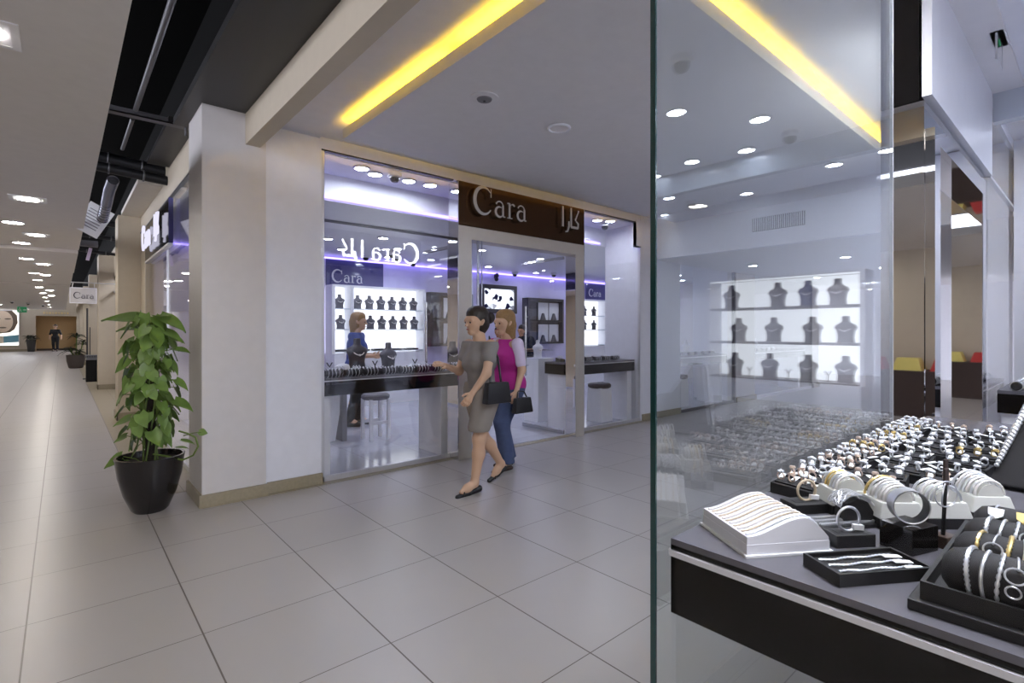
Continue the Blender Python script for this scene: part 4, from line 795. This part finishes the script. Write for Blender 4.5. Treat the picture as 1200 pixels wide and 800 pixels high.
letters(CARA, .23, .012, frame3((-.47, -.042, -.16), (1, 0, 0), (0, 0, 1))).obj('lettering', 'silver_letter', pn)
pn2 = T('name_panel', 'small blue-purple panel with shop name seen through the right window', 'panel', (11.42, 9.49, 2.48)); B().box(-.46, .46, -.04, 0, -.2, .23).obj('panel', 'purple_panel', pn2)
letters(CARA, .20, .012, frame3((-.36, -.042, -.12), (1, 0, 0), (0, 0, 1))).obj('lettering', 'silver_letter', pn2)
def wall_case(label, x0, x1, n):
    r = T('wall_cabinet', label, 'cabinet', ((x0+x1)/2, 9.49, 1.07)); h = (x1-x0)/2; z = 1.14; b = B()
    b.box(-h, h, -.06, 0, 0, z); b.obj('back', 'dark_frame', r); f = B().box(-h, -h+.05, -.22, -.06, 0, z).box(h-.05, h, -.22, -.06, 0, z).box(-h, h, -.22, -.06, z-.06, z).box(-h, h, -.22, -.06, 0, .04); f.obj('frame', 'dark_frame', r)
    B().box(-h, h, -.21, -.06, z*.5-.02, z*.5).obj('shelf', 'dark_frame', r); wd = (2*h-.1)/n
    for k in range(n):
        for q in (0, 1):
            if k == 0: B().box(-h+.07, -h+.05+wd*.7, -.18, -.1, .06+q*.55, .32+q*.55).obj('dark_display', 'grey_bust', r); continue
            B().prism([(-.5*wd+.02, 0), (.5*wd-.02, 0), (.5*wd-.02, .44), (-.5*wd+.02, .44)], 0, .02, frame3((-h+.05+wd*(k+.5), -.085, .05+q*.55), (1, 0, 0), (0, 0, 1))).obj('white_board', 'display_white', r)
            B().taper((-h+.05+wd*(k+.5)-wd*.12, -.14), wd*.2, .03, .02, .02, .05+q*.55, .22+q*.55).obj('dark_display', 'grey_bust', r)
    return r
wall_case('dark-framed wall cabinet with white boards to the right of the lit shelving', 5.82, 6.92, 3); wall_case('dark-framed wall cabinet with white boards to the right of the wall screen', 8.60, 9.86, 3)
tv = T('wall_screen', 'dark-framed wall television showing a crowd above the doorway women', 'television', (7.82, 9.49, 2.14)); B().box(-.56, .56, -.06, 0, -.33, .34).obj('bezel', 'dark_frame', tv, bev=.008); B().box(-.45, .45, -.064, -.058, -.23, .24).obj('screen', 'tv_picture', tv)
sk = T('speaker', 'small dark round speaker on the wall above the television', 'speaker', (7.72, 9.45, 2.66)); B().ball((0, -.03, .04), .06, 10).ball((0, -.03, -.05), .05, 10).obj('body', 'dark_frame', sk, smooth=True); B().box(-.015, .015, -.03, .05, -.02, .02).obj('bracket', 'dark_frame', sk)
# glass showcase with drawers, plinth
sc = T('showcase', 'glass-topped white showcase with drawers seen through the doorway', 'showcase', (6.85, 7.5, .006)); B().box(-.62, .62, -.25, .25, .06, .72).obj('cabinet', 'display_white', sc); B().box(-.6, .6, -.22, .22, 0, .06).obj('plinth', 'alu', sc); B().box(-.64, .64, -.27, .27, .72, .76).obj('deck', 'display_white', sc)
B().box(-.63, .63, -.255, -.251, .60, .71).obj('dark_band', 'dark_frame', sc)
for x in (-.40, .02, .42): d_ = B().box(x-.19, x+.19, -.262, -.25, .34, .58).obj('drawer', 'display_white', sc); B().ball((x, -.272, .46), .012, 8).obj('knob', 'steel', d_)
B().box(-.05, .2, -.262, -.25, .1, .3).obj('open_niche', 'seat_grey', sc); B().box(.24, .58, -.262, -.25, .1, .3).obj('open_niche', 'dark_frame', sc)
B().box(-.62, .62, -.25, -.246, .76, 1.0).box(-.62, .62, .246, .25, .76, 1.0).box(-.62, -.616, -.246, .246, .76, 1.0).box(.616, .62, -.246, .246, .76, 1.0).box(-.62, .62, -.25, .25, 1.0, 1.008).obj('glass_case', 'clear_glass', sc)
lay(tp, [(6.4+.3*k, 7.45, .768) for k in range(4)], 'ring tray inside the glass showcase in the doorway, # along', 'trays in the showcase', ut)
pl = T('plinth', 'plain white square plinth inside the entrance by the right door jamb', 'plinth', (5.62, 5.82, .006)); B().box(-.16, .16, -.16, .16, 0, .95).obj('body', 'display_white', pl, bev=.005); B().box(-.17, .17, -.17, .17, .95, .97).obj('top', 'cool_white', pl)
wbst = bust_proto('necklace_bust', 'display_white', 1.0); wbst.location = (5.62, 5.84, .976); wbst['label'] = 'white necklace bust standing on the white plinth in the doorway'; wbst['group'] = 'white busts'
dup(wbst, (5.78, 5.16, ZC), label='white necklace bust on the right window counter by the door', group='white busts')
# window counter stock
roll = T('ring_roll', 'x', 'ring display', (0, 0, -5)); B().lathe([(.001, -.085), (.028, -.083), (.033, -.06), (.033, .06), (.028, .083), (.001, .085)], n=16, mtx=Matrix.Rotation(PI/2, 4, 'Y')).obj('cushion', 'cushion', roll, smooth=True)
b = B()
for k in range(4): b.ring((-.054+.036*k, 0, .0), .0345, .0022, (1, 0, .1*(k % 3-1)), 18, 6); b.ball((-.054+.036*k, -.012, .036), .009, 8)
b.obj('ring_set', 'silver', roll, smooth=True); ur = [False]
lay(roll, [(1.99+.20*k, 4.93, ZC+.034) for k in range(7)], 'black ring cushion at the glass of the left window counter, # from the column', 'ring cushions at the left window', ur)
lay(roll, [(2.08+.22*k, 5.06, ZC+.034) for k in range(6)], 'black ring cushion in the second row of the left window counter, # from the column', 'ring cushions at the left window', ur)
lay(roll, [(5.6+.21*k, 4.98, ZC+.034) for k in range(5)], 'black ring cushion on the right window counter, # from the door', 'ring cushions at the right window', ur)
lay(roll, [(8.2+.25*k, 5.0, ZC+.034) for k in range(6)], 'ring cushion in the window past the bulkhead, # from the lobby', 'ring cushions past the bulkhead', ur)
lay(roll, [(11.0+.25*k, 5.0, ZC+.034) for k in range(6)], 'ring cushion in the last passage window, # from the lobby', 'ring cushions in the last window', ur)
lay(roll, [(5.45+.16*k, y, ZC+.034) for y in (.44, .30, .16) for k in range(7) if .16*k < 1.1], 'ring cushion on the counter at the right edge, # from its front corner', 'ring cushions at the right edge', ur)
brp = T('bracelet_ramp', 'x', 'bracelet display', (0, 0, -5)); B().prism([(-.09, 0), (.09, 0), (-.09, .06)], -.018, .018, frame3((0, 0, 0), (1, 0, 0), (0, 0, 1))).obj('ramp', 'suede_black', brp)
B().tube([(-.088, 0, .066), (-.04, 0, .046), (.02, 0, .028), (.088, 0, .008)], .010, 6).obj('bracelet', 'silver', brp, smooth=True); uq = [False]
lay(brp, [(2.22, 5.0, ZC), (2.60, 5.02, ZC), (2.95, 4.86+.14, ZC), (3.18, 5.0, ZC)], 'silver bracelet slanting on a black ramp in the left window, # from the column', 'bracelet ramps in the left window', uq)
lb_ = T('ring_block', 'x', 'ring stand', (0, 0, -5)); B().prism([(-.05, 0), (.05, 0), (.05, .055), (-.05, .03)], -.05, .05, frame3((0, 0, 0), (0, 1, 0), (0, 0, 1))).obj('block', 'suede_black', lb_, bev=.003); b = B()
for k in range(6): b.ring((-.03+.03*(k % 3), -.012+.03*(k//3), .052+.01*(k//3)), .014, .003, (1, .3*(k % 2), 0), 12, 5); b.ball((-.03+.03*(k % 3), -.014+.03*(k//3), .068+.01*(k//3)), .007, 6)
b.obj('ring_set', 'silver', lb_, smooth=True); ulb = [False]
lay(lb_, [(2.02+.165*k, 5.19+.02*(k % 2), ZC) for k in range(8) if k not in (4, 5)], 'black sloping ring block on the left window counter, # from the column', 'ring blocks in the left window', ulb)
lay(lb_, [(5.5+.2*k, 5.24, ZC) for k in range(6) if k != 1], 'black sloping ring block on the right window counter, # from the door', 'ring blocks in the right window', ulb)
kb = bust_proto('necklace_bust', 'dark_frame', 1.15); ukb = [False]
lay(kb, [(1.93, 5.33, ZC), (2.78, 5.32, ZC)], 'tall black necklace bust on the left window counter, # from the column', 'black busts in the left window', ukb, .3)
lay(kb, [(2.40, 5.3, ZC+.05)], 'black bust with pearl strand on a grey block in front of the assistant', 'black busts in the left window', ukb)
gb = B().taper((0, 0), .09, .07, .07, .05, 0, .05).obj('display_block', 'seat_grey', loc=(2.40, 5.3, ZC)); tag(gb, 'grey block lifting the pearl-strand bust in the left window', 'display block')
ys = T('earring_stand', 'x', 'earring stand', (0, 0, -5)); B().tube([(0, 0, 0), (0, 0, .07), (-.03, 0, .12)], .006, 6).tube([(0, 0, .07), (.03, 0, .12)], .006, 6).obj('stem', 'black_plastic', ys); B().cyl((0, 0, 0), .03, 0, .008, 16).obj('base', 'black_plastic', ys); B().ball((-.03, 0, .125), .009, 8).ball((.03, 0, .125), .009, 8).obj('earrings', 'silver', ys); uy = [False]
lay(ys, [(2.10, 5.30, ZC), (2.60, 5.28, ZC), (3.10, 5.28, ZC)], 'forked black earring stand on the left window counter, # from the column', 'earring stands in the left window', uy)
cu = B().ball((0, 0, .05), .09, 12, (1, .55, .55)).obj('display_pillow', 'display_white', loc=(2.25, 5.315, ZC+.003), smooth=True); tag(cu, 'white rounded display pillow on the left window counter', 'display pillow')
lay(wbst, [(8.5, 5.2, ZC), (8.9, 5.22, ZC), (11.3, 5.2, ZC), (11.8, 5.2, ZC)], 'white necklace bust in the passage windows, # from the lobby', 'white busts in the passage windows', [True])
# ================================================================== NEAR SHOP, wall shelving mirrored in the glass
r = T('wall_shelving', 'white lit shelving of large busts in the near shop, mirrored in the near glass', 'shelving', (7.045, -1.5, 0))
B().box(-.40, 0, -.90, .90, .006, .78).obj('base_cabinet', 'display_white', r); B().box(-.03, 0, -.90, .90, .80, 2.06).obj('lit_back_panel', 'shelf_lamp', r); B().box(-.36, -.03, -.93, -.88, .78, 2.09).box(-.36, -.03, .88, .93, .78, 2.09).box(-.36, -.03, -.88, .88, 2.06, 2.09).obj('frame', 'display_white', r)
B().box(-.36, -.34, -.88, .88, 2.04, 2.058).obj('light_bar', 'shelf_lamp', r)
for z in (.80, 1.26, 1.70): B().box(-.36, -.03, -.88, .88, z-.03, z-.002).obj('shelf', 'seat_grey' if z > .9 else 'dark_frame', r)
nb = bust_proto('necklace_bust', 'grey_bust', 1.12); ub2 = [False]; n2 = bust_proto('necklace_bust', 'blue_bust', 1.12); ub3 = [False]
lay(nb, [(6.84, -1.5+y, 1.70) for y in (-.65, -.05, .62)], 'large grey bust on the top shelf mirrored in the near glass, # along', 'busts on the near shop top shelf', ub2, -PI/2)
lay(n2, [(6.84, -1.5+.3, 1.70)], 'large bust with blue front on the top shelf mirrored in the near glass', 'busts on the near shop top shelf', ub3, -PI/2)
lay(nb, [(6.84, -1.5+y, 1.26) for y in (-.55, -.1, .35, .7)], 'large grey bust on the middle shelf mirrored in the near glass, # along', 'busts on the near shop middle shelf', ub2, -PI/2)
lay(nb, [(6.84, -1.5+y, .80) for y in (-.6, -.15, .3, .7)], 'large grey bust on the bottom shelf mirrored in the near glass, # along', 'busts on the near shop bottom shelf', ub2, -PI/2)
lay(ys, [(6.82, -1.5+y, .80) for y in (-.4, .08, .52)], 'forked earring stand on the bottom shelf mirrored in the near glass, # along', 'earring stands in the near shop', [True], -PI/2)

# ================================================================== NEAR DISPLAY TABLE
TZ = .985; X0, X1, Y0, Y1 = .920, 3.18, -.75, .572
dt = T('display_table', 'large low grey-topped jewellery display with dark glossy fascia in the near corner window', 'display table', (X0, Y1, 0))
B().box(0, X1-X0, Y0-Y1, 0, TZ-.012, TZ).obj('top', 'table_grey', dt); B().box(0, X1-X0, Y0-Y1, 0, TZ-.148, TZ-.012).obj('fascia', 'gloss_brown', dt)
B().box(-.006, 0, Y0-Y1, .0, TZ-.033, TZ-.022).box(0, X1-X0, 0, .005, TZ-.033, TZ-.022).obj('edge_trim', 'display_white', dt); B().box(.8, X1-X0-.1, Y0-Y1+.1, -.45, .006, TZ-.148).obj('pedestal', 'display_white', dt)
# ---- white wave-shaped bracelet display
a0 = -.58; e1 = V3((math.cos(a0), math.sin(a0), 0)); e2 = V3((-math.sin(a0), math.cos(a0), 0))
wd = T('bracelet_display', 'white wave-topped display holding rows of pale bracelets at the table corner', 'bracelet display', (.948, .432, TZ), a0)
WL, WD = .165, .158
def wave(t): return .036+.030*(.5-.5*math.cos(PI*min(1, t/.70))) if t < .70 else .066-.038*((t-.70)/.30)**1.6
N = 28; poly = [(0, .02)]+[(WL*i/N, wave(i/N)) for i in range(N+1)]+[(WL, .02)]
B().prism(poly, -WD, 0, frame3((0, 0, 0), (1, 0, 0), (0, 0, 1))).obj('wave_block', 'display_white', wd)
B().box(-.001, WL+.001, -.001, WD+.001, .004, .022).obj('tray_body', 'display_white', wd); B().box(-.006, WL+.006, -.006, WD+.006, 0, .004).obj('base_lip', 'paper', wd)
names = ['nearest the front edge', 'second from the front edge', 'third from the front edge', 'fourth from the front edge', 'fifth from the front edge', 'sixth from the front edge', 'seventh from the front edge', 'eighth from the front edge', 'ninth from the front edge', 'tenth from the front edge', 'at the glass side']
for k in range(11):
    y = .012+.0134*k; b = B(); m_ = 'silver' if k == 0 else ('pale_gold' if k % 2 else 'pearl')
    pts = [V3((WL*t, 0, wave(t)+.002)) for t in [i/40 for i in range(1, 38)]]
    b.tube(pts, [(.0026 if i % 2 else .0016)*(.8 if k % 2 else 1.2) for i in range(len(pts))], 6)
    o = b.obj('bracelet', [m_], loc=(wd.location+e2*y), rz=a0, smooth=True); tag(o, '%s bracelet laid over the white wave display, %s' % ('silver' if k == 0 else ('tan' if k % 2 else 'pale')+' beaded', names[k]), 'bracelet', 'bracelets on the white wave display')
# ---- generic black boxes
def blackbox(name, label, cat, loc, rz, a, b_, h, slot=False, m='suede_black', a2=None, b2=None, grp=None):
    r = T(name, label, cat, loc, rz, grp); B().taper((0, 0), a, b_, a2 or a, b2 or b_, 0, h).obj('block', m, r, bev=.0015)
    if slot: B().box(-a*.7, a*.7, -b_*.35, b_*.35, h-.002, h+.0006).obj('slot_pad', 'cushion', r)
    return r
# long flat tray with three bracelets
an3 = math.atan2(.192-.291, 1.107-.952)
tr = T('bracelet_tray', 'long black open tray of three silver bracelets at the front of the table', 'bracelet tray', (1.044, .270, TZ), an3)
b = B().box(-.088, .088, -.042, .042, 0, .014).box(-.088, .088, -.042, -.037, .014, .021).box(-.088, .088, .037, .042, .014, .021).box(-.088, -.083, -.037, .037, .014, .021).box(.083, .088, -.037, .037, .014, .021); b.obj('tray', 'suede_black', tr)
for k, nm in enumerate(('nearest the front', 'in the middle', 'at the back')):
    y = -.024+.022*k; rr = T('bracelet', 'silver bracelet with white tag in the long front tray, '+nm, 'bracelet', tr.location+V3((-y*math.sin(an3), y*math.cos(an3), .0142)), an3, 'bracelets in the front tray')
    pts = [V3((-.074+.14*i/36, .002*math.sin(i*.4+k), .003)) for i in range(37)]; B().tube(pts, [.0022 if i % 2 else .0015 for i in range(37)], 6).obj('chain', 'silver', rr, smooth=True)
    B().box(.045, .075, -.005, .006, .004, .0052, Matrix.Rotation(-.15, 4, 'Z')).obj('price_tag', 'paper', rr)
# block with a standing oval bangle
def standing(label, blabel, c, rz, a, b_, h, R, m, r_, sx=1.3):
    blackbox('jewellery_block', blabel, 'display block', (c[0], c[1], TZ), rz, a, b_, h, True)
    o = T('bangle', label, 'bangle', (c[0], c[1], TZ+h+.0008), rz); b = B(); pts = [V3((R*sx*math.cos(t), .0, R*1.0+R*math.sin(t)*1.0)) for t in [2*PI*i/32 for i in range(32)]]
    b.tube(pts, r_, 8, True).obj('hoop', m, o, smooth=True); B().box(R*.3, R*1.2, -.006, .002, .004, .014, Matrix.Rotation(.1, 4, 'Y')).obj('price_tag', 'paper', o); return o
standing('silver oval bangle standing on the black slotted block behind the front tray', 'black slotted block under a silver oval bangle behind the front tray', (1.158, .330), -.62, .040, .021, .024, .023, 'silver', .0026, 1.0)
standing('gold-edged white oval bangle standing on the low black block by the wave display', 'low black slotted block by the wave display', (1.300, .455), -.55, .048, .027, .022, .023, 'pale_gold', .0030, 1.0)
# dark cube with big dark-lined bangle
blackbox('jewellery_block', 'tall black cube stand carrying the large dark-lined bangle', 'display block', (1.222, .248, TZ), -.35, .037, .030, .048, False, 'gloss_black')
o = T('bangle', 'large silver bangle with dark lining standing upright on the black cube', 'bangle', (1.222, .248, TZ+.049), -.95); B().lathe([(.0295, -.012), (.0315, -.013), (.0315, .013), (.0295, .012)], (0, 0, .0318), 40, Matrix.Rotation(PI/2, 4, 'X'), hollow=True).obj('outer_band', 'silver', o, smooth=True)
b = B(); n = 40; vs = [(.0293*math.cos(2*PI*i/n), y, .0318+.0293*math.sin(2*PI*i/n)) for i in range(n) for y in (-.0125, .0125)]; b.add(vs, [(2*i, (2*i+2) % (2*n), (2*i+3) % (2*n), 2*i+1) for i in range(n)]).obj('dark_lining', 'black_plastic', o, smooth=True)
# flat tray of chain bracelets
fb_ = T('bracelet_tray', 'flat black tray with parallel chain bracelets behind the slotted blocks', 'bracelet tray', (1.262, .372, TZ), -.55); B().box(-.075, .08, -.03, .03, 0, .008).obj('tray', 'suede_black', fb_)
for k in range(3):
    y = -.018+.018*k; rr = T('bracelet', 'heavy silver chain bracelet in the flat black tray, %s from the camera' % ORD[k], 'bracelet', fb_.location+V3((y*math.sin(.55), y*math.cos(.55), .0083)), -.55, 'chain bracelets in the flat tray')
    b = B()
    for i in range(30): b.box(-.066+.0044*i, -.0635+.0044*i, -.005, .005, 0, .004)
    b.tube([(-.068, -.003, .002), (.066, -.003, .002)], .0014, 5).tube([(-.068, .003, .002), (.066, .003, .002)], .0014, 5); b.obj('links', 'silver', rr); B().box(.055, .075, -.006, .006, .0045, .0055).obj('price_tag', 'paper', rr)
# white square bangle stands
def sqstand(label, c, rz, kind, g):
    r = T('bangle_stand', label, 'bangle stand', (c[0], c[1], TZ), rz, 'white bangle stands'); B().box(-.046, .046, -.038, .038, 0, .022).obj('black_base', 'suede_black', r, bev=.001)
    B().taper((0, 0), .047, .038, .038, .032, .022, .054).obj('block', 'display_cream', r, bev=.002)
    B().prism(arc(0, 0, .027, .027, 0, 180, 20), -.028, .028, frame3((0, .0, .053), (1, 0, 0), (0, 0, 1))).obj('half_round', 'display_cream', r, smooth=True)
    ms = {'a': ['pearl', 'silver', 'silver', 'gold', 'gold', 'silver'], 'b': ['pearl', 'pearl', 'silver', 'pearl', 'silver', 'gold'], 'c': ['silver', 'silver', 'pearl', 'silver', 'silver'], 'd': ['pearl', 'silver', 'pearl', 'silver', 'silver', 'pearl', 'silver']}[kind]
    for k, m_ in enumerate(ms):
        y = -.0245+.049*k/(len(ms)-1); q = B(); n = 26; R = .0312+(.0016*k if kind in 'bd' else .0010*(k % 3))
        pts = [V3((R*math.cos(PI*i/n), y+.002*math.sin(2*PI*i/n)*(k % 2), .0562+R*math.sin(PI*i/n))) for i in range(n+1)]; q.tube(pts, [.0030 if i % 2 else .0024 for i in range(n+1)], 6)
        o = q.obj('bangle', m_, loc=(c[0], c[1], TZ), rz=rz, smooth=True); tag(o, '%s bangle arched over the white stand, %s from its front, %s' % (m_ if m_ != 'pearl' else 'pale', ORD[k], g), 'bangle', 'bangles on the '+g)
    return r
A4 = -.75
sqstand('square white bangle stand behind the silver mesh cuff, with yellow bangles', (1.362, .398), A4, 'a', 'behind the cuff')
sqstand('square white bangle stand with white fan bangles behind the black cube', (1.347, .305), A4, 'b', 'behind the cube')
sqstand('square white bangle stand just behind the tall earring holder', (1.425, .240), A4, 'c', 'behind the hoops')
sqstand('square white bangle stand at the right edge holding stacked white bangles', (1.545, .185), A4, 'd', 'by the board')
# mesh cuff on a curved black wedge
r = T('cuff_stand', 'curved black wedge stand carrying the silver mesh cuff', 'cuff stand', (1.290, .360, TZ), -.75); poly = [(-.03, 0), (.03, 0), (.034, .03), (.022, .05), (.0, .058), (-.025, .045)]
B().prism(poly, -.018, .018, frame3((0, 0, 0), (1, 0, 0), (0, 0, 1))).obj('wedge', 'suede_black', r, bev=.002)
b = B(); random.seed(5)
def cuffpt(s_, t): a = PI*(.05+.85*t); return V3((-.002-.036*math.cos(a), -.022+.050*s_, .034+.030*math.sin(a)))
for k in range(230):
    s0, t0 = random.random(), random.random(); an = random.uniform(0, 2*PI); L = .22; s1, t1 = min(1, max(0, s0+L*math.cos(an))), min(1, max(0, t0+L*math.sin(an))); b.tube([cuffpt(s0, t0), cuffpt((s0+s1)/2, (t0+t1)/2), cuffpt(s1, t1)], .0012, 4)
o = b.obj('cuff', 'silver', loc=(1.290, .360, TZ+.001), rz=-.75); tag(o, 'broad silver openwork mesh cuff over the curved black wedge', 'cuff bracelet')
# tall earring holder with hoops
r = T('earring_holder', 'tall slim black earring holder on a brown block beside the black cube', 'earring holder', (1.285, .205, TZ), -.3); B().taper((0, 0), .022, .017, .018, .014, 0, .022).obj('base', 'leather_brown', r, bev=.002); B().tube([(-.004, 0, .02), (.002, 0, .09), (.006, 0, .135)], .0035, 8).obj('stem', 'black_plastic', r)
B().box(-.008, .004, -.006, -.002, .118, .15).box(.004, .014, .0, .004, .128, .165).obj('clip', 'leather_brown', r)
o = T('hoop_earrings', 'pair of thin silver hoops hanging from the tall black holder', 'earrings', (1.279, .203, TZ+.085), -.3); B().ring((-.012, -.008, .02), .024, .0013, (.3, 1, 0), 32, 6).obj('hoop', 'silver', o, smooth=True); B().ring((.012, .005, .016), .026, .0013, (-.3, 1, .1), 32, 6).obj('hoop', 'silver', o, smooth=True)
# stepped slab + tray of bracelet rolls
an = -1.49
B_ = T('display_slab', 'low black slab under the tray of bracelet rolls', 'display slab', (1.15, .055, TZ)); B().box(-.198, .21, -.40, .140, 0, .016).obj('slab', 'suede_black', B_, bev=.002)
rt = T('roll_tray', 'black open tray holding four rolls of bracelets at the right edge', 'roll tray', (1.155, .04, TZ+.0165)); b = B().box(-.190, .190, -.36, .142, 0, .004).box(-.190, -.184, -.36, .142, .004, .026).box(.184, .190, -.36, .142, .004, .026).box(-.184, .184, .136, .142, .004, .026).box(-.184, .184, -.36, -.354, .004, .026); b.obj('tray', 'suede_black', rt)
rn = ['front', 'second', 'third', 'rearmost']
random.seed(11)
for k in range(4):
    x = 1.012+.0935*k; rr_ = .036
    rl = T('bracelet_roll', 'dark padded bracelet roll in the black tray, %s' % (rn[k]+' one' if k in (0, 3) else rn[k]+' from the front'), 'bracelet roll', (x, -.01, TZ+.021+rr_), 0, 'bracelet rolls in the tray')
    B().lathe([(.001, -.30), (.022, -.298), (.033, -.285), (.036, -.26), (.036, .145), (.031, .162), (.018, .172), (.001, .174)], n=24, mtx=Matrix.Rotation(-PI/2, 4, 'X')).obj('pad', 'cushion', rl, smooth=True)
    ys_ = [.14-.0165*i for i in range(15)] if k < 3 else [.14-.037*i for i in range(7)]
    for i, y in enumerate(ys_):
        q = B(); m_ = ['silver', 'gold', 'silver', 'silver', 'silver', 'gold', 'silver', 'silver', 'silver'][(i*2+k) % 9]; style = (i+k*2) % 4
        pts = [V3((-.0375*math.cos(t), .0022*math.sin(2*t+i), .0375*math.sin(t))) for t in [-.75+3.6*j/40 for j in range(41)]]
        if k == 3:
            q.prism([(-.010, -.006), (0, -.014), (.010, -.006), (.011, .008), (-.011, .008)], 0, .003, frame3((-.025, 0, .032), (0, 1, 0), (.7, 0, .7))); q.tube(pts[4:30], .0016, 5)
        elif style == 3:
            q.ring((-.033, 0, .023), .011, .0014, (-.8, 0, .6), 20, 6); q.ring((-.038, .002, .002), .008, .0013, (-1, 0, -.0), 16, 6); q.tube(pts[18:], .0014, 6)
        elif style == 0: q.tube(pts, [.0036 if j % 2 else .0024 for j in range(41)], 6)
        elif style == 1: q.tube(pts, .0024, 6)
        else: q.tube(pts, [.0028 if j % 3 else .0017 for j in range(41)], 6); 
        o = q.obj('bracelet', m_, loc=(x, -.01+y, TZ+.021+rr_), smooth=True); tag(o, '%s bracelet wrapped on the %s padded roll, %s from its left end' % ({'rose': 'rose gold'}.get(m_, m_), rn[k], ORD[i]), 'bracelet', 'bracelets on the %s roll' % rn[k])
# big black necklace bust leaning at the right edge
r = T('necklace_bust', 'large black leaning necklace board at the right edge of the table', 'display bust', (1.86, .105, TZ+.004), -.15)
poly = [(-.10, 0), (.16, 0), (.13, .10), (.085, .19), (.05, .25), (.03, .30), (-.01, .30), (-.03, .25), (-.055, .18), (-.08, .09)]
mx = Matrix.Rotation(-.45, 4, 'X') ; B().prism([(-q[0], q[1]) for q in poly], -.018, .018, frame3((.0, .0, .0), (0, 1, 0), V3((.42, -.02, .9)).normalized())).obj('board', 'cushion', r, bev=.004)
B().box(0, .12, -.06, .06, 0, .012).obj('foot', 'suede_black', r)
o = T('necklace', 'silver beaded necklace hung on the large leaning black board', 'necklace', (1.86, .105, TZ), -.15); b = B(); up = V3((.42, -.02, .9)).normalized()
for i in range(26):
    t = i/25; y = .035+.052*t-.0; z = .30-.235*t; b.ball(V3((-.028, y, 0))+up*z, .006+.003*math.sin(t*PI), 6)
b.obj('beads', 'silver', o, smooth=True)
# ---- ring blocks and rings
blk = T('ring_block', 'x', 'ring stand', (0, 0, -5)); B().prism([(-.028, 0), (.028, 0), (.028, .034), (-.028, .026)], -.055, .055, frame3((0, 0, 0), (1, 0, 0), (0, 0, 1))).obj('block', 'suede_black', blk, bev=.0015); B().box(-.016, .016, -.048, .048, .029, .0335, Matrix.Rotation(-.14, 4, 'Y')).obj('pad', 'cushion', blk)
def ring_proto(m, head):
    o = T('ring', 'x', 'ring', (0, 0, -5)); B().ring((0, 0, .0085), .0088, .0016, (1, 0, 0), 18, 6, 1.5).obj('band', m, o, smooth=True); h = B()
    if head == 0: h.ball((0, 0, .021), .0072, 6, (1.1, 1, .7)); h.ball((.0, .007, .0185), .0048, 6); h.ball((0, -.007, .0185), .0048, 6); h.ball((.006, .003, .02), .004, 5)
    elif head == 1:
        for k in range(6): h.ball((.0055*math.cos(k*PI/3), .0055*math.sin(k*PI/3), .0200), .0032, 5)
        h.ball((0, 0, .0215), .0038, 5)
    elif head == 2: h.lathe([(.001, .017), (.0085, .0195), (.0065, .024), (.001, .0245)], n=8)
    else: h.ring((0, .003, .019), .0055, .002, (.3, .5, 1), 12, 5); h.ring((0, -.003, .020), .0055, .002, (-.3, -.4, 1), 12, 5)
    h.obj('setting', 'stone_clear' if head < 2 or m == 'silver' else m, o, smooth=True); B().box(.008, .036, -.006, .006, .0, .0014, Matrix.Rotation(.3, 4, 'Z') @ Matrix.Rotation(-.15, 4, 'Y')).obj('price_tag', 'paper', o); return o
RP = {(m_, h): ring_proto(m_, h) for m_ in ('silver', 'gold', 'rose') for h in range(4)}; RU = {k: False for k in RP}
bu = [False]; random.seed(3)
def put(proto, used, key, loc, rz, label, group):
    if not used[key]: used[key] = True; proto.location = loc; proto.rotation_euler.z = rz; proto['label'] = label; proto['group'] = group
    else: dup(proto, loc, rz, label, group)
bu = {'b': False}
cols = [('along the glass', [(1.392+.071*k, .508, -.18) for k in range(19)], 4), ('in the second row', [(1.56+.105*k, .385+.012*math.sin(k*2.1), -.12+.2*math.sin(k*1.7)) for k in range(11)], 3), ('in the third row', [(1.70+.138*k, .262+.012*math.sin(k*3.3), .1+.3*math.sin(k*2.3)) for k in range(8)], 3), ('in the short row behind the board', [(2.08+.15*k, .145, .0) for k in range(5)], 2)]
for cn, spots, nr in cols:
    for k, (x, y, rz) in enumerate(spots):
        nm = '%s from the front %s' % (ORD[k], cn)
        put(blk, bu, 'b', (x, y, TZ), rz, 'black ring block, '+nm, 'ring blocks '+cn)
        base = random.choice(['silver', 'silver', 'silver', 'gold' if k % 3 == 0 else 'silver', 'rose'])
        if cn == 'along the glass' and k in (0, 1, 4, 8, 9): base = 'rose' if k != 8 else 'gold'
        head = random.randrange(4)
        for j in range(nr):
            q = -.040+.080*j/max(1, nr-1) if nr > 1 else 0; px_, py_ = x-q*math.sin(rz), y+q*math.cos(rz)
            key = (base, head if random.random() < .6 else random.randrange(4))
            put(RP[key], RU, key, (px_-.004+random.uniform(-.009, .009), py_+random.uniform(-.004, .004), TZ+.0335), rz+random.uniform(-.9, .9), '%s on the block %s' % ({'silver': 'silver ring', 'gold': 'gold ring', 'rose': 'rose gold ring'}[base if False else key[0]], nm), 'rings on the block '+nm)
for key, o in RP.items():
    if not RU[key]:
        for ch in list(o.children): bpy.data.objects.remove(ch)
        bpy.data.objects.remove(o)
